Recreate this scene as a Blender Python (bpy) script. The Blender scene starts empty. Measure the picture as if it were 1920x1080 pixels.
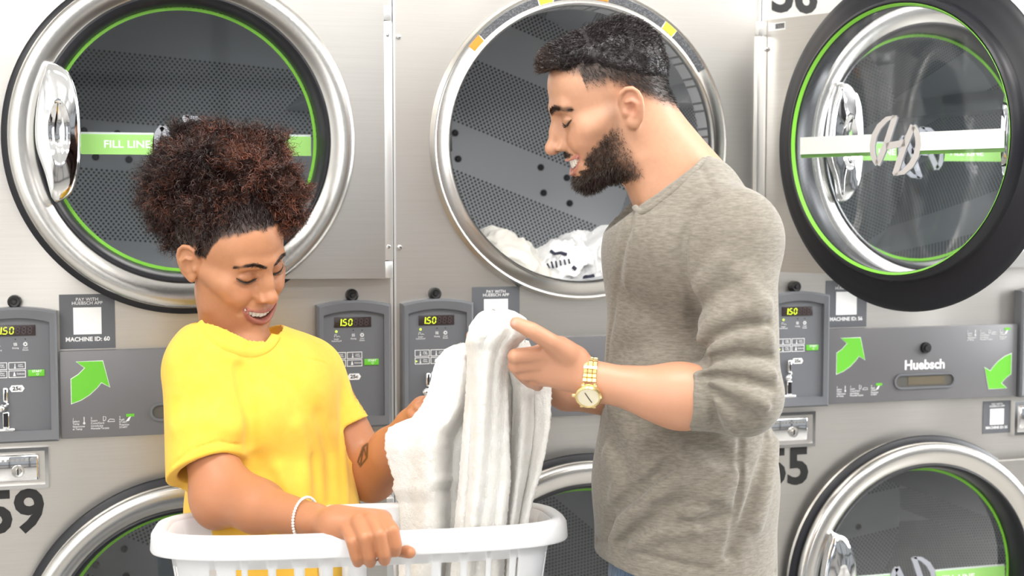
import bpy, bmesh, math, random, time
import numpy as np
from mathutils import Vector, Matrix
T_START = time.time()
random.seed(7); RNG = np.random.default_rng(7)
SC = bpy.context.scene
COL = SC.collection
PI = math.pi

# ------------------------------------------------------------------ camera, world, lights
FPX = 2667.0; TH = math.radians(16.2); Z0 = 2.93; CAMH = 1.5; PT = math.atan(170 / FPX)
FW = np.array([math.sin(TH)*math.cos(PT), math.cos(TH)*math.cos(PT), -math.sin(PT)])
RT = np.array([math.cos(TH), -math.sin(TH), 0.0]); UPV = np.cross(RT, FW)
CAMP = np.array([-Z0*math.sin(TH), -Z0*math.cos(TH), CAMH])
def P(px, py, d):
    """point of the room seen at pixel (px,py) of a 1920x1080 frame, d metres away"""
    return CAMP + d*(FW + RT*(px-960)/FPX - UPV*(py-540)/FPX)
FH = np.array([math.sin(TH), math.cos(TH), 0.0]); ZU = np.array([0, 0, 1.0])

cam = bpy.data.cameras.new('camera'); cam.sensor_width = 36; cam.lens = FPX/1920*36
camo = bpy.data.objects.new('camera', cam); COL.objects.link(camo)
m = Matrix.Identity(4)
for i in range(3):
    m[i][0] = RT[i]; m[i][1] = UPV[i]; m[i][2] = -FW[i]; m[i][3] = CAMP[i]
camo.matrix_world = m
cam.clip_start = 0.05
cam.dof.use_dof = True; cam.dof.focus_distance = 2.38; cam.dof.aperture_fstop = 5.0
SC.camera = camo

W = bpy.data.worlds.new('world'); SC.world = W; W.use_nodes = True
bgn = W.node_tree.nodes['Background']; bgn.inputs[0].default_value = (0.93, 0.97, 1.0, 1); bgn.inputs[1].default_value = 0.42
SC.view_settings.view_transform = 'Standard'; SC.view_settings.look = 'None'
SC.view_settings.gamma = 1.0; SC.view_settings.use_curve_mapping = False
SC.view_settings.exposure = 0.03

def area(name, loc, aim, sx, sy, power, col=(1, 1, 1)):
    l = bpy.data.lights.new(name, 'AREA'); l.shape = 'RECTANGLE'; l.size = sx; l.size_y = sy
    l.energy = power; l.color = col
    o = bpy.data.objects.new(name, l); COL.objects.link(o); o.location = loc
    o.rotation_euler = (Vector(aim)-Vector(loc)).to_track_quat('-Z', 'Y').to_euler()
    return o
# daylight through the shop windows: behind the camera, and on the right hand side
area('window_light', (-2.6, -4.7, 2.0), (-0.1, -0.4, 1.3), 2.6, 2.0, 58, (1.0, 0.985, 0.96))
area('window_light', (4.2, -1.1, 2.0), (0.1, -0.7, 1.35), 2.2, 2.0, 230, (0.97, 0.985, 1.0))

# ------------------------------------------------------------------ materials
def mat(name, col=(0.8, 0.8, 0.8), rough=0.5, metal=0.0, spec=None, emit=None, es=0.0, trans=0.0, coat=0.0, attr=None, sub=0.0, subr=(1, .3, .15), sheen=0.0):
    M = bpy.data.materials.new(name); M.use_nodes = True
    b = M.node_tree.nodes['Principled BSDF']
    b.inputs['Base Color'].default_value = (*col, 1); b.inputs['Roughness'].default_value = rough
    b.inputs['Metallic'].default_value = metal
    if spec is not None: b.inputs['Specular IOR Level'].default_value = spec
    if emit: b.inputs['Emission Color'].default_value = (*emit, 1); b.inputs['Emission Strength'].default_value = es
    if trans: b.inputs['Transmission Weight'].default_value = trans
    if coat: b.inputs['Coat Weight'].default_value = coat
    if sheen: b.inputs['Sheen Weight'].default_value = sheen
    if sub:
        b.inputs['Subsurface Weight'].default_value = sub; b.inputs['Subsurface Radius'].default_value = subr
        b.inputs['Subsurface Scale'].default_value = 0.01
    if attr:
        a = M.node_tree.nodes.new('ShaderNodeVertexColor'); a.layer_name = attr
        M.node_tree.links.new(a.outputs['Color'], b.inputs['Base Color'])
    return M
def nd(M, t): return M.node_tree.nodes.new(t)
def lk(M, a, b): M.node_tree.links.new(a, b)
def bsdf(M): return M.node_tree.nodes['Principled BSDF']
def add_bump(M, scale=(1, 1, 1), nscale=50, strength=0.2, dist=0.001, detail=4, musgrave=False, coord='Object', prev=None):
    tc = nd(M, 'ShaderNodeTexCoord'); mp = nd(M, 'ShaderNodeMapping'); mp.inputs['Scale'].default_value = scale
    no = nd(M, 'ShaderNodeTexNoise'); no.inputs['Scale'].default_value = nscale; no.inputs['Detail'].default_value = detail
    bu = nd(M, 'ShaderNodeBump'); bu.inputs['Strength'].default_value = strength; bu.inputs['Distance'].default_value = dist
    lk(M, tc.outputs[coord], mp.inputs['Vector']); lk(M, mp.outputs['Vector'], no.inputs['Vector'])
    lk(M, no.outputs['Fac'], bu.inputs['Height'])
    if prev: lk(M, prev.outputs['Normal'], bu.inputs['Normal'])
    lk(M, bu.outputs['Normal'], bsdf(M).inputs['Normal'])
    return no, bu
def vary(M, no, c1, c2, p1=0.3, p2=0.7, sock='Base Color'):
    r = nd(M, 'ShaderNodeValToRGB'); r.color_ramp.elements[0].color = (*c1, 1); r.color_ramp.elements[1].color = (*c2, 1)
    r.color_ramp.elements[0].position = p1; r.color_ramp.elements[1].position = p2
    lk(M, no.outputs['Fac'], r.inputs['Fac']); lk(M, r.outputs['Color'], bsdf(M).inputs[sock])
    return r

def steel_mat(name, c, rough, wav=0.5):
    M = mat(name, c, rough, 1.0)
    n1, b1 = add_bump(M, (1, 1, .35), 3.0, wav, 0.05, 1)
    n2, b2 = add_bump(M, (6, 6, 420), 1.0, 0.03, 0.0005, 3, prev=b1)
    vary(M, n2, tuple(x*0.965 for x in c), tuple(min(1, x*1.025) for x in c))
    return M
M_STEEL = steel_mat('brushed_steel', (0.60, 0.575, 0.54), 0.38)
M_DOOR = steel_mat('door_steel', (0.60, 0.58, 0.55), 0.33, 0.3)
M_RING = mat('ring_steel', (0.66, 0.64, 0.61), 0.27, 1.0)
add_bump(M_RING, (1, 1, 1), 260, 0.05, 0.0005, 3)
M_CHROME = mat('chrome', (0.93, 0.93, 0.94), 0.06, 1.0)
M_GALV = mat('galvanised', (0.86, 0.86, 0.85), 0.35, 0.85)
M_BLACK = mat('black_rubber', (0.012, 0.012, 0.016), 0.38, spec=0.4)
M_KNOB = mat('black_plastic', (0.01, 0.01, 0.01), 0.45)
M_GREY = mat('grey_plastic', (0.135, 0.14, 0.152), 0.42)
M_GREY2 = mat('grey_overlay', (0.125, 0.13, 0.142), 0.5)
M_PANEL = mat('grey_panel', (0.145, 0.143, 0.15), 0.38)
M_LABEL = mat('grey_label', (0.105, 0.11, 0.122), 0.5)
M_WHITE = mat('white_print', (0.82, 0.82, 0.82), 0.5)
M_BPRINT = mat('black_print', (0.012, 0.012, 0.012), 0.45)
M_GREEN = mat('green_print', (0.13, 0.50, 0.03), 0.45)
M_LGREEN = mat('green_ring_print', (0.22, 0.60, 0.05), 0.4)
M_BAND = mat('fill_band_print', (0.31, 0.62, 0.16), 0.5)
M_BANDB = mat('fill_band_back', (0.80, 0.84, 0.80), 0.5)
M_LOGO = mat('logo_print', (0.33, 0.34, 0.38), 0.4)
M_LOGOB = mat('logo_print_back', (0.55, 0.52, 0.50), 0.45)
M_DISP = mat('display_window', (0.035, 0.025, 0.025), 0.25)
M_SEGOFF = mat('unlit_segment', (0.075, 0.055, 0.055), 0.4)
M_SEGON = mat('lit_segment', (0.4, 0.5, 0.02), 0.4, emit=(0.72, 0.95, 0.03), es=1.3)
M_LAMP = mat('lit_indicator', (0.4, 0.5, 0.02), 0.4, emit=(0.6, 0.95, 0.12), es=1.2)
M_ORANGE = mat('orange_label', (0.85, 0.30, 0.03), 0.5)
M_YELLOW = mat('yellow_label', (0.80, 0.78, 0.06), 0.5)
M_WARN = mat('warning_label', (0.09, 0.095, 0.105), 0.5)
def warn_lines(M):
    tc = nd(M, 'ShaderNodeTexCoord'); no = nd(M, 'ShaderNodeTexNoise'); no.inputs['Scale'].default_value = 420
    lk(M, tc.outputs['Object'], no.inputs['Vector']); vary(M, no, (0.07, 0.075, 0.085), (0.17, 0.17, 0.18), 0.5, 0.6)
warn_lines(M_WARN)
M_SLOT = mat('slot_recess', (0.09, 0.085, 0.075), 0.4)
M_GAP = mat('dark_gap', (0.008, 0.008, 0.008), 0.8)

def glass_mat():
    M = bpy.data.materials.new('door_glass'); M.use_nodes = True; nt = M.node_tree
    nt.nodes.clear(); out = nt.nodes.new('ShaderNodeOutputMaterial')
    tr = nt.nodes.new('ShaderNodeBsdfTransparent'); tr.inputs[0].default_value = (0.90, 0.92, 0.93, 1)
    gl = nt.nodes.new('ShaderNodeBsdfGlossy'); gl.inputs['Roughness'].default_value = 0.03
    fr = nt.nodes.new('ShaderNodeFresnel'); fr.inputs['IOR'].default_value = 1.5
    mu = nt.nodes.new('ShaderNodeMath'); mu.operation = 'MULTIPLY'; mu.inputs[1].default_value = 1.7
    mx = nt.nodes.new('ShaderNodeMixShader')
    nt.links.new(fr.outputs[0], mu.inputs[0]); nt.links.new(mu.outputs[0], mx.inputs[0])
    nt.links.new(tr.outputs[0], mx.inputs[1]); nt.links.new(gl.outputs[0], mx.inputs[2]); nt.links.new(mx.outputs[0], out.inputs[0])
    return M
M_GLASS = glass_mat()

def perf_mat(name, flat):
    """galvanised drum sheet: punched holes in strips between plain bands"""
    M = mat(name, (0.22, 0.235, 0.25), 0.42, 0.55); nt = M.node_tree
    tc = nd(M, 'ShaderNodeTexCoord')
    mp = nd(M, 'ShaderNodeMapping'); 
    lk(M, tc.outputs['UV'], mp.inputs['Vector'])
    sx = nd(M, 'ShaderNodeSeparateXYZ'); lk(M, mp.outputs['Vector'], sx.inputs[0])
    def mth(op, a, b=None, c=None):
        n = nd(M, 'ShaderNodeMath'); n.operation = op
        for i, v in enumerate((a, b, c)):
            if v is None: continue
            if isinstance(v, (int, float)): n.inputs[i].default_value = v
            else: lk(M, v, n.inputs[i])
        return n.outputs[0]
    p = 0.0115
    u = mth('DIVIDE', sx.outputs[0], p); v = mth('DIVIDE', sx.outputs[1], p*0.6)
    row = mth('FLOOR', v); odd = mth('MULTIPLY', mth('MODULO', mth('ABSOLUTE', row), 2.0), 0.5)
    fu = mth('SUBTRACT', mth('FRACT', mth('ADD', mth('ADD', u, 100.0), odd)), 0.5)
    fv = mth('MULTIPLY', mth('SUBTRACT', mth('FRACT', v), 0.5), 0.6)
    d = mth('SQRT', mth('ADD', mth('MULTIPLY', fu, fu), mth('MULTIPLY', fv, fv)))
    hole = mth('LESS_THAN', d, 0.25)
    # plain bands across v
    per = 0.275
    bv = mth('ABSOLUTE', mth('SUBTRACT', mth('FRACT', mth('ADD', mth('DIVIDE', mth('MULTIPLY', mth('ADD', row, 0.5), p*0.6), per), 50.0 + flat)), 0.5))
    band = mth('GREATER_THAN', bv, 0.30)
    edge = mth('MULTIPLY', hole, mth('SUBTRACT', 1.0, mth('LESS_THAN', bv, 0.30)))
    holes = mth('MULTIPLY', hole, mth('LESS_THAN', bv, 0.30))
    mix = nd(M, 'ShaderNodeMix'); mix.data_type = 'RGBA'
    mix.inputs['A'].default_value = (0.62, 0.64, 0.665, 1); mix.inputs['B'].default_value = (0.018, 0.02, 0.024, 1)
    lk(M, holes, mix.inputs['Factor'])
    lk(M, mix.outputs['Result'], bsdf(M).inputs['Base Color'])
    lk(M, mth('MULTIPLY', mth('SUBTRACT', 1.0, holes), 0.25), bsdf(M).inputs['Metallic'])
    bu = nd(M, 'ShaderNodeBump'); bu.inputs['Distance'].default_value = 0.002; bu.inputs['Strength'].default_value = 0.6; bu.invert = True
    lk(M, holes, bu.inputs['Height']); lk(M, bu.outputs['Normal'], bsdf(M).inputs['Normal'])
    return M
M_DRUM = perf_mat('perforated_drum_steel', 0.0)

# ------------------------------------------------------------------ mesh helpers
def link(name, me, m, parent=None, loc=None):
    if m is not None:
        me.materials.clear(); me.materials.append(m)
    o = bpy.data.objects.new(name, me); COL.objects.link(o)
    if parent is not None: o.parent = parent
    if loc is not None: o.location = loc
    return o
def smooth(me, ang=35):
    me.polygons.foreach_set('use_smooth', np.ones(len(me.polygons), bool))
    me.set_sharp_from_angle(angle=math.radians(ang)); return me
def pyd(name, v, f, sm=None):
    me = bpy.data.meshes.new(name); me.from_pydata([tuple(map(float, x)) for x in v], [], [tuple(int(i) for i in q) for q in f]); me.update()
    if sm: smooth(me, sm)
    return me
class MB:
    def __init__(s): s.v = []; s.f = []
    def add(s, v, f):
        n = len(s.v); s.v += [tuple(p) for p in v]; s.f += [tuple(i+n for i in q) for q in f]; return s
    def box(s, x0, x1, y0, y1, z0, z1):
        v = [(x, y, z) for z in (z0, z1) for y in (y0, y1) for x in (x0, x1)]
        return s.add(v, [(0, 2, 3, 1), (4, 5, 7, 6), (0, 1, 5, 4), (2, 6, 7, 3), (0, 4, 6, 2), (1, 3, 7, 5)])
    def rbox(s, x0, x1, y0, y1, z0, z1, b=0.003, seg=2):
        bm = bmesh.new(); bmesh.ops.create_cube(bm, size=1)
        for q in bm.verts: q.co = ((x0+x1)/2+q.co.x*(x1-x0), (y0+y1)/2+q.co.y*(y1-y0), (z0+z1)/2+q.co.z*(z1-z0))
        bmesh.ops.bevel(bm, geom=bm.edges[:]+bm.verts[:], offset=b, segments=seg, affect='EDGES', profile=0.5)
        bm.verts.index_update(); s.add([q.co[:] for q in bm.verts], [[q.index for q in f.verts] for f in bm.faces]); bm.free(); return s
    def lathe(s, prof, cx=0, cz=0, n=96, closed=False, a0=0, a1=2*PI):
        """prof: list of (r, y) revolved about the y axis through (cx, cz)"""
        full = abs(a1-a0-2*PI) < 1e-6; k = n if full else n+1; v = []; f = []
        for r, y in prof:
            for i in range(k):
                a = a0+(a1-a0)*i/n; v.append((cx+r*math.cos(a), y, cz+r*math.sin(a)))
        m = len(prof)
        for j in range(m if closed else m-1):
            j2 = (j+1) % m
            for i in range(n if not full else k):
                i2 = (i+1) % k
                f.append((j*k+i, j*k+i2, j2*k+i2, j2*k+i))
        return s.add(v, f)
    def prism(s, poly, y0, y1):
        """polygon in x,z given anticlockwise seen from the front (-y); extruded from y0 (front) to y1"""
        n = len(poly); v = [(x, y0, z) for x, z in poly]+[(x, y1, z) for x, z in poly]
        f = [tuple(range(n)), tuple(range(2*n-1, n-1, -1))]+[(i, i+n, (i+1) % n+n, (i+1) % n) for i in range(n)]
        return s.add(v, f)
    def tube(s, pts, r, n=10, cap=True):
        pts = [Vector(p) for p in pts]; k = len(pts); rr = r if isinstance(r, (list, tuple)) else [r]*k
        v = []; f = []; up = None
        for i, p in enumerate(pts):
            t = (pts[min(i+1, k-1)]-pts[max(i-1, 0)]).normalized()
            if up is None: up = t.orthogonal().normalized()
            up = (up-t*up.dot(t)).normalized(); w = t.cross(up)
            for j in range(n):
                a = 2*PI*j/n; v.append(tuple(p+rr[i]*(math.cos(a)*up+math.sin(a)*w)))
        for i in range(k-1):
            for j in range(n): f.append((i*n+j, i*n+(j+1) % n, (i+1)*n+(j+1) % n, (i+1)*n+j))
        if cap: f += [tuple(range(n-1, -1, -1)), tuple(range((k-1)*n, k*n))]
        return s.add(v, f)
    def ball(s, c, r, n=16, m=10, sc=(1, 1, 1)):
        v = []; f = []
        for i in range(m+1):
            t = PI*i/m
            for j in range(n):
                a = 2*PI*j/n; v.append((c[0]+sc[0]*r*math.sin(t)*math.cos(a), c[1]+sc[1]*r*math.sin(t)*math.sin(a), c[2]+sc[2]*r*math.cos(t)))
        for i in range(m):
            for j in range(n): f.append((i*n+j, (i+1)*n+j, (i+1)*n+(j+1) % n, i*n+(j+1) % n))
        return s.add(v, f)
    def hole_plate(s, x0, x1, z0, z1, cx, cz, r, y, n=96):
        angs = sorted(set([2*PI*i/n for i in range(n)]+[math.atan2(b-cz, a-cx) % (2*PI) for a in (x0, x1) for b in (z0, z1)]))
        v = []; k = len(angs)
        for a in angs:
            c, q = math.cos(a), math.sin(a)
            t = min(((x1-cx)/c if c > 1e-9 else (x0-cx)/c if c < -1e-9 else 9), ((z1-cz)/q if q > 1e-9 else (z0-cz)/q if q < -1e-9 else 9))
            v += [(cx+r*c, y, cz+r*q), (cx+t*c, y, cz+t*q)]
        return s.add(v, [(2*i, 2*i+1, (2*i+3) % (2*k), (2*i+2) % (2*k)) for i in range(k)])
    def build(s, name, m, parent=None, sm=35, loc=None):
        me = bpy.data.meshes.new(name); me.from_pydata(s.v, [], s.f); me.update()
        bm = bmesh.new(); bm.from_mesh(me); bmesh.ops.recalc_face_normals(bm, faces=bm.faces[:]); bm.to_mesh(me); bm.free()
        if sm: smooth(me, sm)
        return link(name, me, m, parent, loc)
def stroke(pts, w):
    """flat ribbon polygon strip (quads) along 2-D polyline; w may be a list"""
    k = len(pts); ww = w if isinstance(w, (list, tuple)) else [w]*k; L = []; R = []
    for i in range(k):
        a = pts[max(i-1, 0)]; b = pts[min(i+1, k-1)]; dx, dz = b[0]-a[0], b[1]-a[1]; l = math.hypot(dx, dz) or 1
        nx, nz = -dz/l, dx/l; L.append((pts[i][0]+nx*ww[i]/2, pts[i][1]+nz*ww[i]/2)); R.append((pts[i][0]-nx*ww[i]/2, pts[i][1]-nz*ww[i]/2))
    return R+L[::-1]
def txt(s, size, x, z, y, parent, m, name='lettering', align='CENTER', bold=0.0, sx=1.0, shear=0.0, depth=0.0004, space=1.0, flip=False, linesp=1.0):
    cu = bpy.data.curves.new(name, 'FONT'); cu.body = s; cu.size = size; cu.align_x = align; cu.align_y = 'CENTER'
    cu.offset = bold; cu.extrude = depth; cu.shear = shear; cu.space_character = space; cu.space_line = linesp; cu.resolution_u = 3
    o = bpy.data.objects.new(name, cu); COL.objects.link(o)
    dg = bpy.context.evaluated_depsgraph_get(); me = bpy.data.meshes.new_from_object(o.evaluated_get(dg))
    bpy.data.objects.remove(o); bpy.data.curves.remove(cu)
    R = Matrix.Rotation(PI/2, 4, 'X') @ Matrix.Diagonal((sx, 1, 1, 1))
    if flip: R = Matrix.Rotation(PI, 4, 'Z') @ R
    me.transform(R); me.name = name
    return link(name, me, m, parent, (x, y, z))
def empty(name, loc=(0, 0, 0), rz=0, parent=None):
    o = bpy.data.objects.new(name, None); COL.objects.link(o); o.location = loc; o.rotation_euler = (0, 0, rz); o.empty_display_size = 0.1
    if parent: o.parent = parent
    return o
def tag(o, label=None, cat=None, group=None, kind=None):
    if label: o['label'] = label
    if cat: o['category'] = cat
    if group: o['group'] = group
    if kind: o['kind'] = kind
    return o

# ------------------------------------------------------------------ the room
def structure():
    Mf = mat('floor_tile', (0.36, 0.35, 0.33), 0.25); n, b = add_bump(Mf, (1, 1, 1), 8, 0.05, 0.002); vary(Mf, n, (0.30, 0.29, 0.27), (0.40, 0.385, 0.36))
    Mw = mat('wall_paint', (0.80, 0.80, 0.79), 0.6); n, b = add_bump(Mw, (1, 1, 1), 60, 0.1, 0.001)
    Mc = mat('ceiling_tile', (0.83, 0.83, 0.82), 0.7); n, b = add_bump(Mc, (1, 1, 1), 120, 0.2, 0.001)
    tag(MB().box(-4, 5, -6, 1.2, -0.1, 0).build('floor', Mf, sm=None), kind='structure')
    tag(MB().box(-4, 5, -6, 1.2, 2.9, 3.0).build('ceiling', Mc, sm=None), kind='structure')
    tag(MB().box(-4, 5, 0.95, 1.05, 0, 2.9).build('wall_back', Mw, sm=None), kind='structure')
    tag(MB().box(-4.1, -4, -6, 1.05, 0, 2.9).build('wall_left', Mw, sm=None), kind='structure')
structure()
def shop_front():  # unseen shop front; dark frames and low wall added for the steel to reflect
    Ma = mat('window_frame_paint', (0.06, 0.065, 0.07), 0.4); Mp = mat('pillar_paint', (0.30, 0.29, 0.28), 0.6); Mb = mat('bench_wood', (0.30, 0.17, 0.08), 0.5)
    fr = MB()
    for x in (-4.0, -2.9, -1.5, -0.1, 1.3, 2.7, 4.0): fr.box(x-0.05, x+0.05, -6.0, -5.88, 0, 2.9)
    for z in (0.0, 0.42, 2.15, 2.82): fr.box(-4, 4.1, -5.99, -5.89, z, z+0.08)
    tag(fr.build('window_1', Ma, sm=None), kind='structure')
    tag(MB().box(-4, 5, -6, -5.95, 0, 0.45).build('wall_front', Mp, sm=None), kind='structure')
    fr = MB()
    for y in (-4.6, -3.2, -1.8, -0.4): fr.box(4.9, 5.0, y-0.05, y+0.05, 0, 2.9)
    for z in (0.0, 0.42, 2.15, 2.82): fr.box(4.9, 5.0, -6, 1, z, z+0.08)
    tag(fr.build('window_2', Ma, sm=None), kind='structure')
shop_front()
M_TUBE = mat('light_diffuser', (0.9, 0.9, 0.9), 0.5, emit=(1.0, 0.98, 0.95), es=17.0)  # glowing panels added unseen overhead, for top light and steel reflections
M_LFRAME = mat('light_frame', (0.7, 0.7, 0.7), 0.4)
for i, (lx, ly) in enumerate(((-2.2, -1.5), (-0.2, -1.5), (1.8, -1.5), (-2.2, -3.7), (-0.2, -3.7), (1.8, -3.7))):
    e = empty('added_ceiling_light', (lx, ly, 2.9))
    MB().box(-0.62, 0.62, -0.32, 0.32, -0.05, 0).build('light_frame', M_LFRAME, e, sm=None)
    MB().box(-0.58, 0.58, -0.28, 0.28, -0.06, -0.045).build('diffuser', M_TUBE, e, sm=None)
    tag(e, 'added unseen ceiling light panel, for top light above the laundromat aisle, overhead out of the picture', 'ceiling light', 'added ceiling light panels')

# ------------------------------------------------------------------ stacked tumble dryers
CX = 0.401; WM = 0.806; ZU_ = 1.610; ZL = 0.632; RO = 0.284
SEG = {'a': ((0, 1), (1, 1)), 'b': ((1, 1), (1, .5)), 'c': ((1, .5), (1, 0)), 'd': ((0, 0), (1, 0)), 'e': ((0, .5), (0, 0)), 'f': ((0, 1), (0, .5)), 'g': ((0, .5), (1, .5))}
DIG = {'1': 'bc', '5': 'afgcd', '0': 'abcdef', '8': 'abcdefg'}
def seg_digit(mb, ch, x, z, w, h, y, t=0.0019, only=None):
    for s in DIG[ch]:
        (ax, az), (bx, bz) = SEG[s]; g = 0.0009
        p = [[x+ax*w+az*h*0.10, z+az*h], [x+bx*w+bz*h*0.10, z+bz*h]]
        d = Vector((p[1][0]-p[0][0], p[1][1]-p[0][1])).normalized()
        p[0] = (p[0][0]+d.x*g, p[0][1]+d.y*g); p[1] = (p[1][0]-d.x*g, p[1][1]-d.y*g)
        mb.prism(stroke(p, t), y, y+0.0006)
def arch(x0, x1, z0, z1, rise, n=12):
    pts = [(x0, z0), (x1, z0)]
    for i in range(n+1):
        t = i/n; x = x1+(x0-x1)*t; pts.append((x, z1+rise*(1-(2*t-1)**2)))
    return pts
def frame_prism(mb, outer, inner, y0, y1):
    n = len(outer); v = [(x, y0, z) for x, z in outer]+[(x, y0, z) for x, z in inner]+[(x, y1, z) for x, z in outer]+[(x, y1+0.0, z) for x, z in inner]
    f = []
    for i in range(n):
        j = (i+1) % n
        f += [(i, j, n+j, n+i), (i, i+2*n, j+2*n, j), (n+i, n+j, 3*n+j, 3*n+i)]
    mb.add(v, f)
def control_box(e, x0):
    """grey coin box: bezel, keypad face, display, keys, coin slide"""
    x1 = x0+0.147; z0 = 1.042; z1 = 1.287
    mb = MB(); o = arch(x0, x1, z0, z1, 0.009); i1 = arch(x0+0.004, x1-0.004, z0+0.004, z1-0.004, 0.009); i2 = arch(x0+0.0125, x1-0.0135, z0+0.022, z1-0.020, 0.009)
    n = len(o)
    v = []
    for poly, y in ((o, 0), (o, -0.026), (i1, -0.030), (i2, -0.027), (i2, -0.020)): v += [(x, y, z) for x, z in poly]
    f = [(k*n+i, k*n+(i+1) % n, (k+1)*n+(i+1) % n, (k+1)*n+i) for k in range(4) for i in range(n)]
    mb.add(v, f); box = mb.build('control_box', M_GREY, e, sm=30)
    def put(name, mb, m): return mb.build(name, m, box)
    put('keypad_face', MB().prism(i2, -0.0205, -0.015), M_GREY2)
    xa = x0+0.0345; put('display_window', MB().rbox(xa, xa+0.074, -0.0225, -0.019, 1.2425, 1.2625, 0.001), M_DISP)
    on = MB(); off = MB()
    for k, ch in enumerate('150888'):
        dx = xa+0.0055+k*0.0108 + (0.0015 if k < 1 else 0)
        if k == 0:
            on.prism(stroke([(dx+0.006, 1.246), (dx+0.0072, 1.259)], 0.0021), -0.0232, -0.0222)
            on.box(dx+0.0088, dx+0.0106, -0.0232, -0.0222, 1.2458, 1.2476)
        else: seg_digit(on if k < 3 else off, ch, dx+0.001, 1.2465, 0.0062, 0.012, -0.0232, 0.0017 if k < 3 else 0.0015)
    put('lit_digits', on, M_SEGON); put('unlit_digits', off, M_SEGOFF)['kind'] = 'stuff'
    l = MB(); l.lathe([(0.0, -0.0222), (0.0022, -0.0222), (0.0024, -0.0205)], xa+0.004, 1.2345, 12); put('indicator_lamp', l, M_LAMP)
    l = MB()
    for xx in (xa+0.038, xa+0.0555): l.lathe([(0.0, -0.0216), (0.0011, -0.0216), (0.0012, -0.0205)], xx, 1.236, 10)
    put('indicator_lamp', l, M_DISP)
    ic = MB(); xx = xa+0.038
    for k in range(3): ic.prism(stroke([(xx-0.0025+k*0.0022, 1.2235), (xx-0.0018+k*0.0022, 1.2255), (xx-0.0028+k*0.0022, 1.2275), (xx-0.002+k*0.0022, 1.2295)], 0.0009), -0.0210, -0.0203)
    xx = xa+0.0555; ic.lathe([(0.0018, -0.0210), (0.0031, -0.0210)], xx, 1.2265, 14)
    for k in range(8): a = k*PI/4; ic.prism(stroke([(xx+0.003*math.cos(a), 1.2265+0.003*math.sin(a)), (xx+0.0044*math.cos(a), 1.2265+0.0044*math.sin(a))], 0.0011), -0.0210, -0.0203)
    xx = xa; ic.prism(stroke([(xx, 1.2235), (xx+0.001, 1.229), (xx+0.004, 1.2285), (xx+0.0035, 1.2245)], 0.0007), -0.0210, -0.0203)
    ic.prism(stroke([(xx+0.005, 1.2235), (xx+0.008, 1.2255), (xx+0.0115, 1.2235)], 0.0007), -0.0210, -0.0203)
    put('indicator_icons', ic, M_WHITE)['kind'] = 'stuff'
    for t, tx in (('Insert\nCoins/Card', xa+0.004), ('Drying', xa+0.038), ('Cool\nDown', xa+0.0555)):
        txt(t, 0.0042, tx, 1.2175 if '\n' in t else 1.2195, -0.0207, box, M_WHITE, linesp=0.9)
    # four keys with white frames and the green start key
    kx = x0+0.0265; kw = 0.0305
    for r in range(2):
        for c in range(2):
            a = kx+c*0.0328; b = 1.1795-r*0.0155
            k = MB(); o = [(a, b), (a+kw, b), (a+kw, b+0.0135), (a, b+0.0135)]; i = [(a+.0011, b+.0011), (a+kw-.0011, b+.0011), (a+kw-.0011, b+.0124), (a+.0011, b+.0124)]
            frame_prism(k, o, i, -0.0212, -0.0203)
            if (r, c) != (1, 1):
                k.prism(stroke([(a+0.0115, b+0.004), (a+0.0115, b+0.0105)], 0.0012), -0.0212, -0.0203); k.lathe([(0, -0.0212), (0.0017, -0.0212)], a+0.0115, b+0.0035, 8)
            else: k.prism([(a+0.008, b+0.003), (a+0.0125, b+0.003), (a+0.0108, b+0.0105), (a+0.0097, b+0.0105)], -0.0212, -0.0203)
            k.build('key_frame', M_WHITE, box, sm=None)
            txt({(0, 0): 'High\nTemp', (0, 1): 'Low\nTemp', (1, 0): 'Med\nTemp', (1, 1): 'Delicate'}[(r, c)], 0.0042, a+(0.0215 if (r, c) != (1, 1) else 0.0215), b+0.007, -0.0207, box, M_WHITE, linesp=0.85)
    put('key_lamp', MB().prism([(kx+0.002, 1.168), (kx+0.0058, 1.170), (kx+0.002, 1.172)], -0.0216, -0.0203), M_LAMP)
    sxk = kx+0.0672; b = 1.1655
    put('start_key', MB().rbox(sxk, sxk+0.0295, -0.0225, -0.019, b, b+0.0125, 0.001), M_GREEN)
    txt('START', 0.0058, sxk+0.016, b+0.0095, -0.0227, box, M_WHITE, bold=0.0001)
    s = MB(); s.lathe([(0.0016, -0.0229), (0.0022, -0.0229)], sxk+0.017, b+0.0042, 14); put('start_icon', s, M_WHITE)
    # price tag
    tx, tz = x0+0.0735, 1.1435
    put('price_tag', MB().prism([(tx-0.0135, tz), (tx-0.0095, tz-0.0062), (tx+0.0095, tz-0.0062), (tx+0.0135, tz), (tx+0.0095, tz+0.0062), (tx-0.0095, tz+0.0062)], -0.0218, -0.0203), M_WHITE)
    txt('25c', 0.0098, tx, tz, -0.022, box, M_BPRINT, bold=0.00025, sx=1.15)
    # coin slide: slotted upper stem, ball, return slot
    cx = x0+0.053
    c = MB(); c.rbox(cx-0.005, cx+0.005, -0.028, -0.019, 1.118, 1.147, 0.0035, 3); put('coin_entry', c, M_CHROME)
    put('coin_entry_slot', MB().box(cx-0.0014, cx+0.0014, -0.0286, -0.027, 1.123, 1.1435), M_BLACK)
    c = MB(); c.tube([(cx+0.001, -0.024, 1.121), (cx+0.004, -0.027, 1.115), (cx-0.004, -0.028, 1.109)], 0.0035, 10)
    c.ball((cx-0.0075, -0.033, 1.109), 0.0078, 18, 12); put('coin_return_knob', c, M_CHROME)
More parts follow.
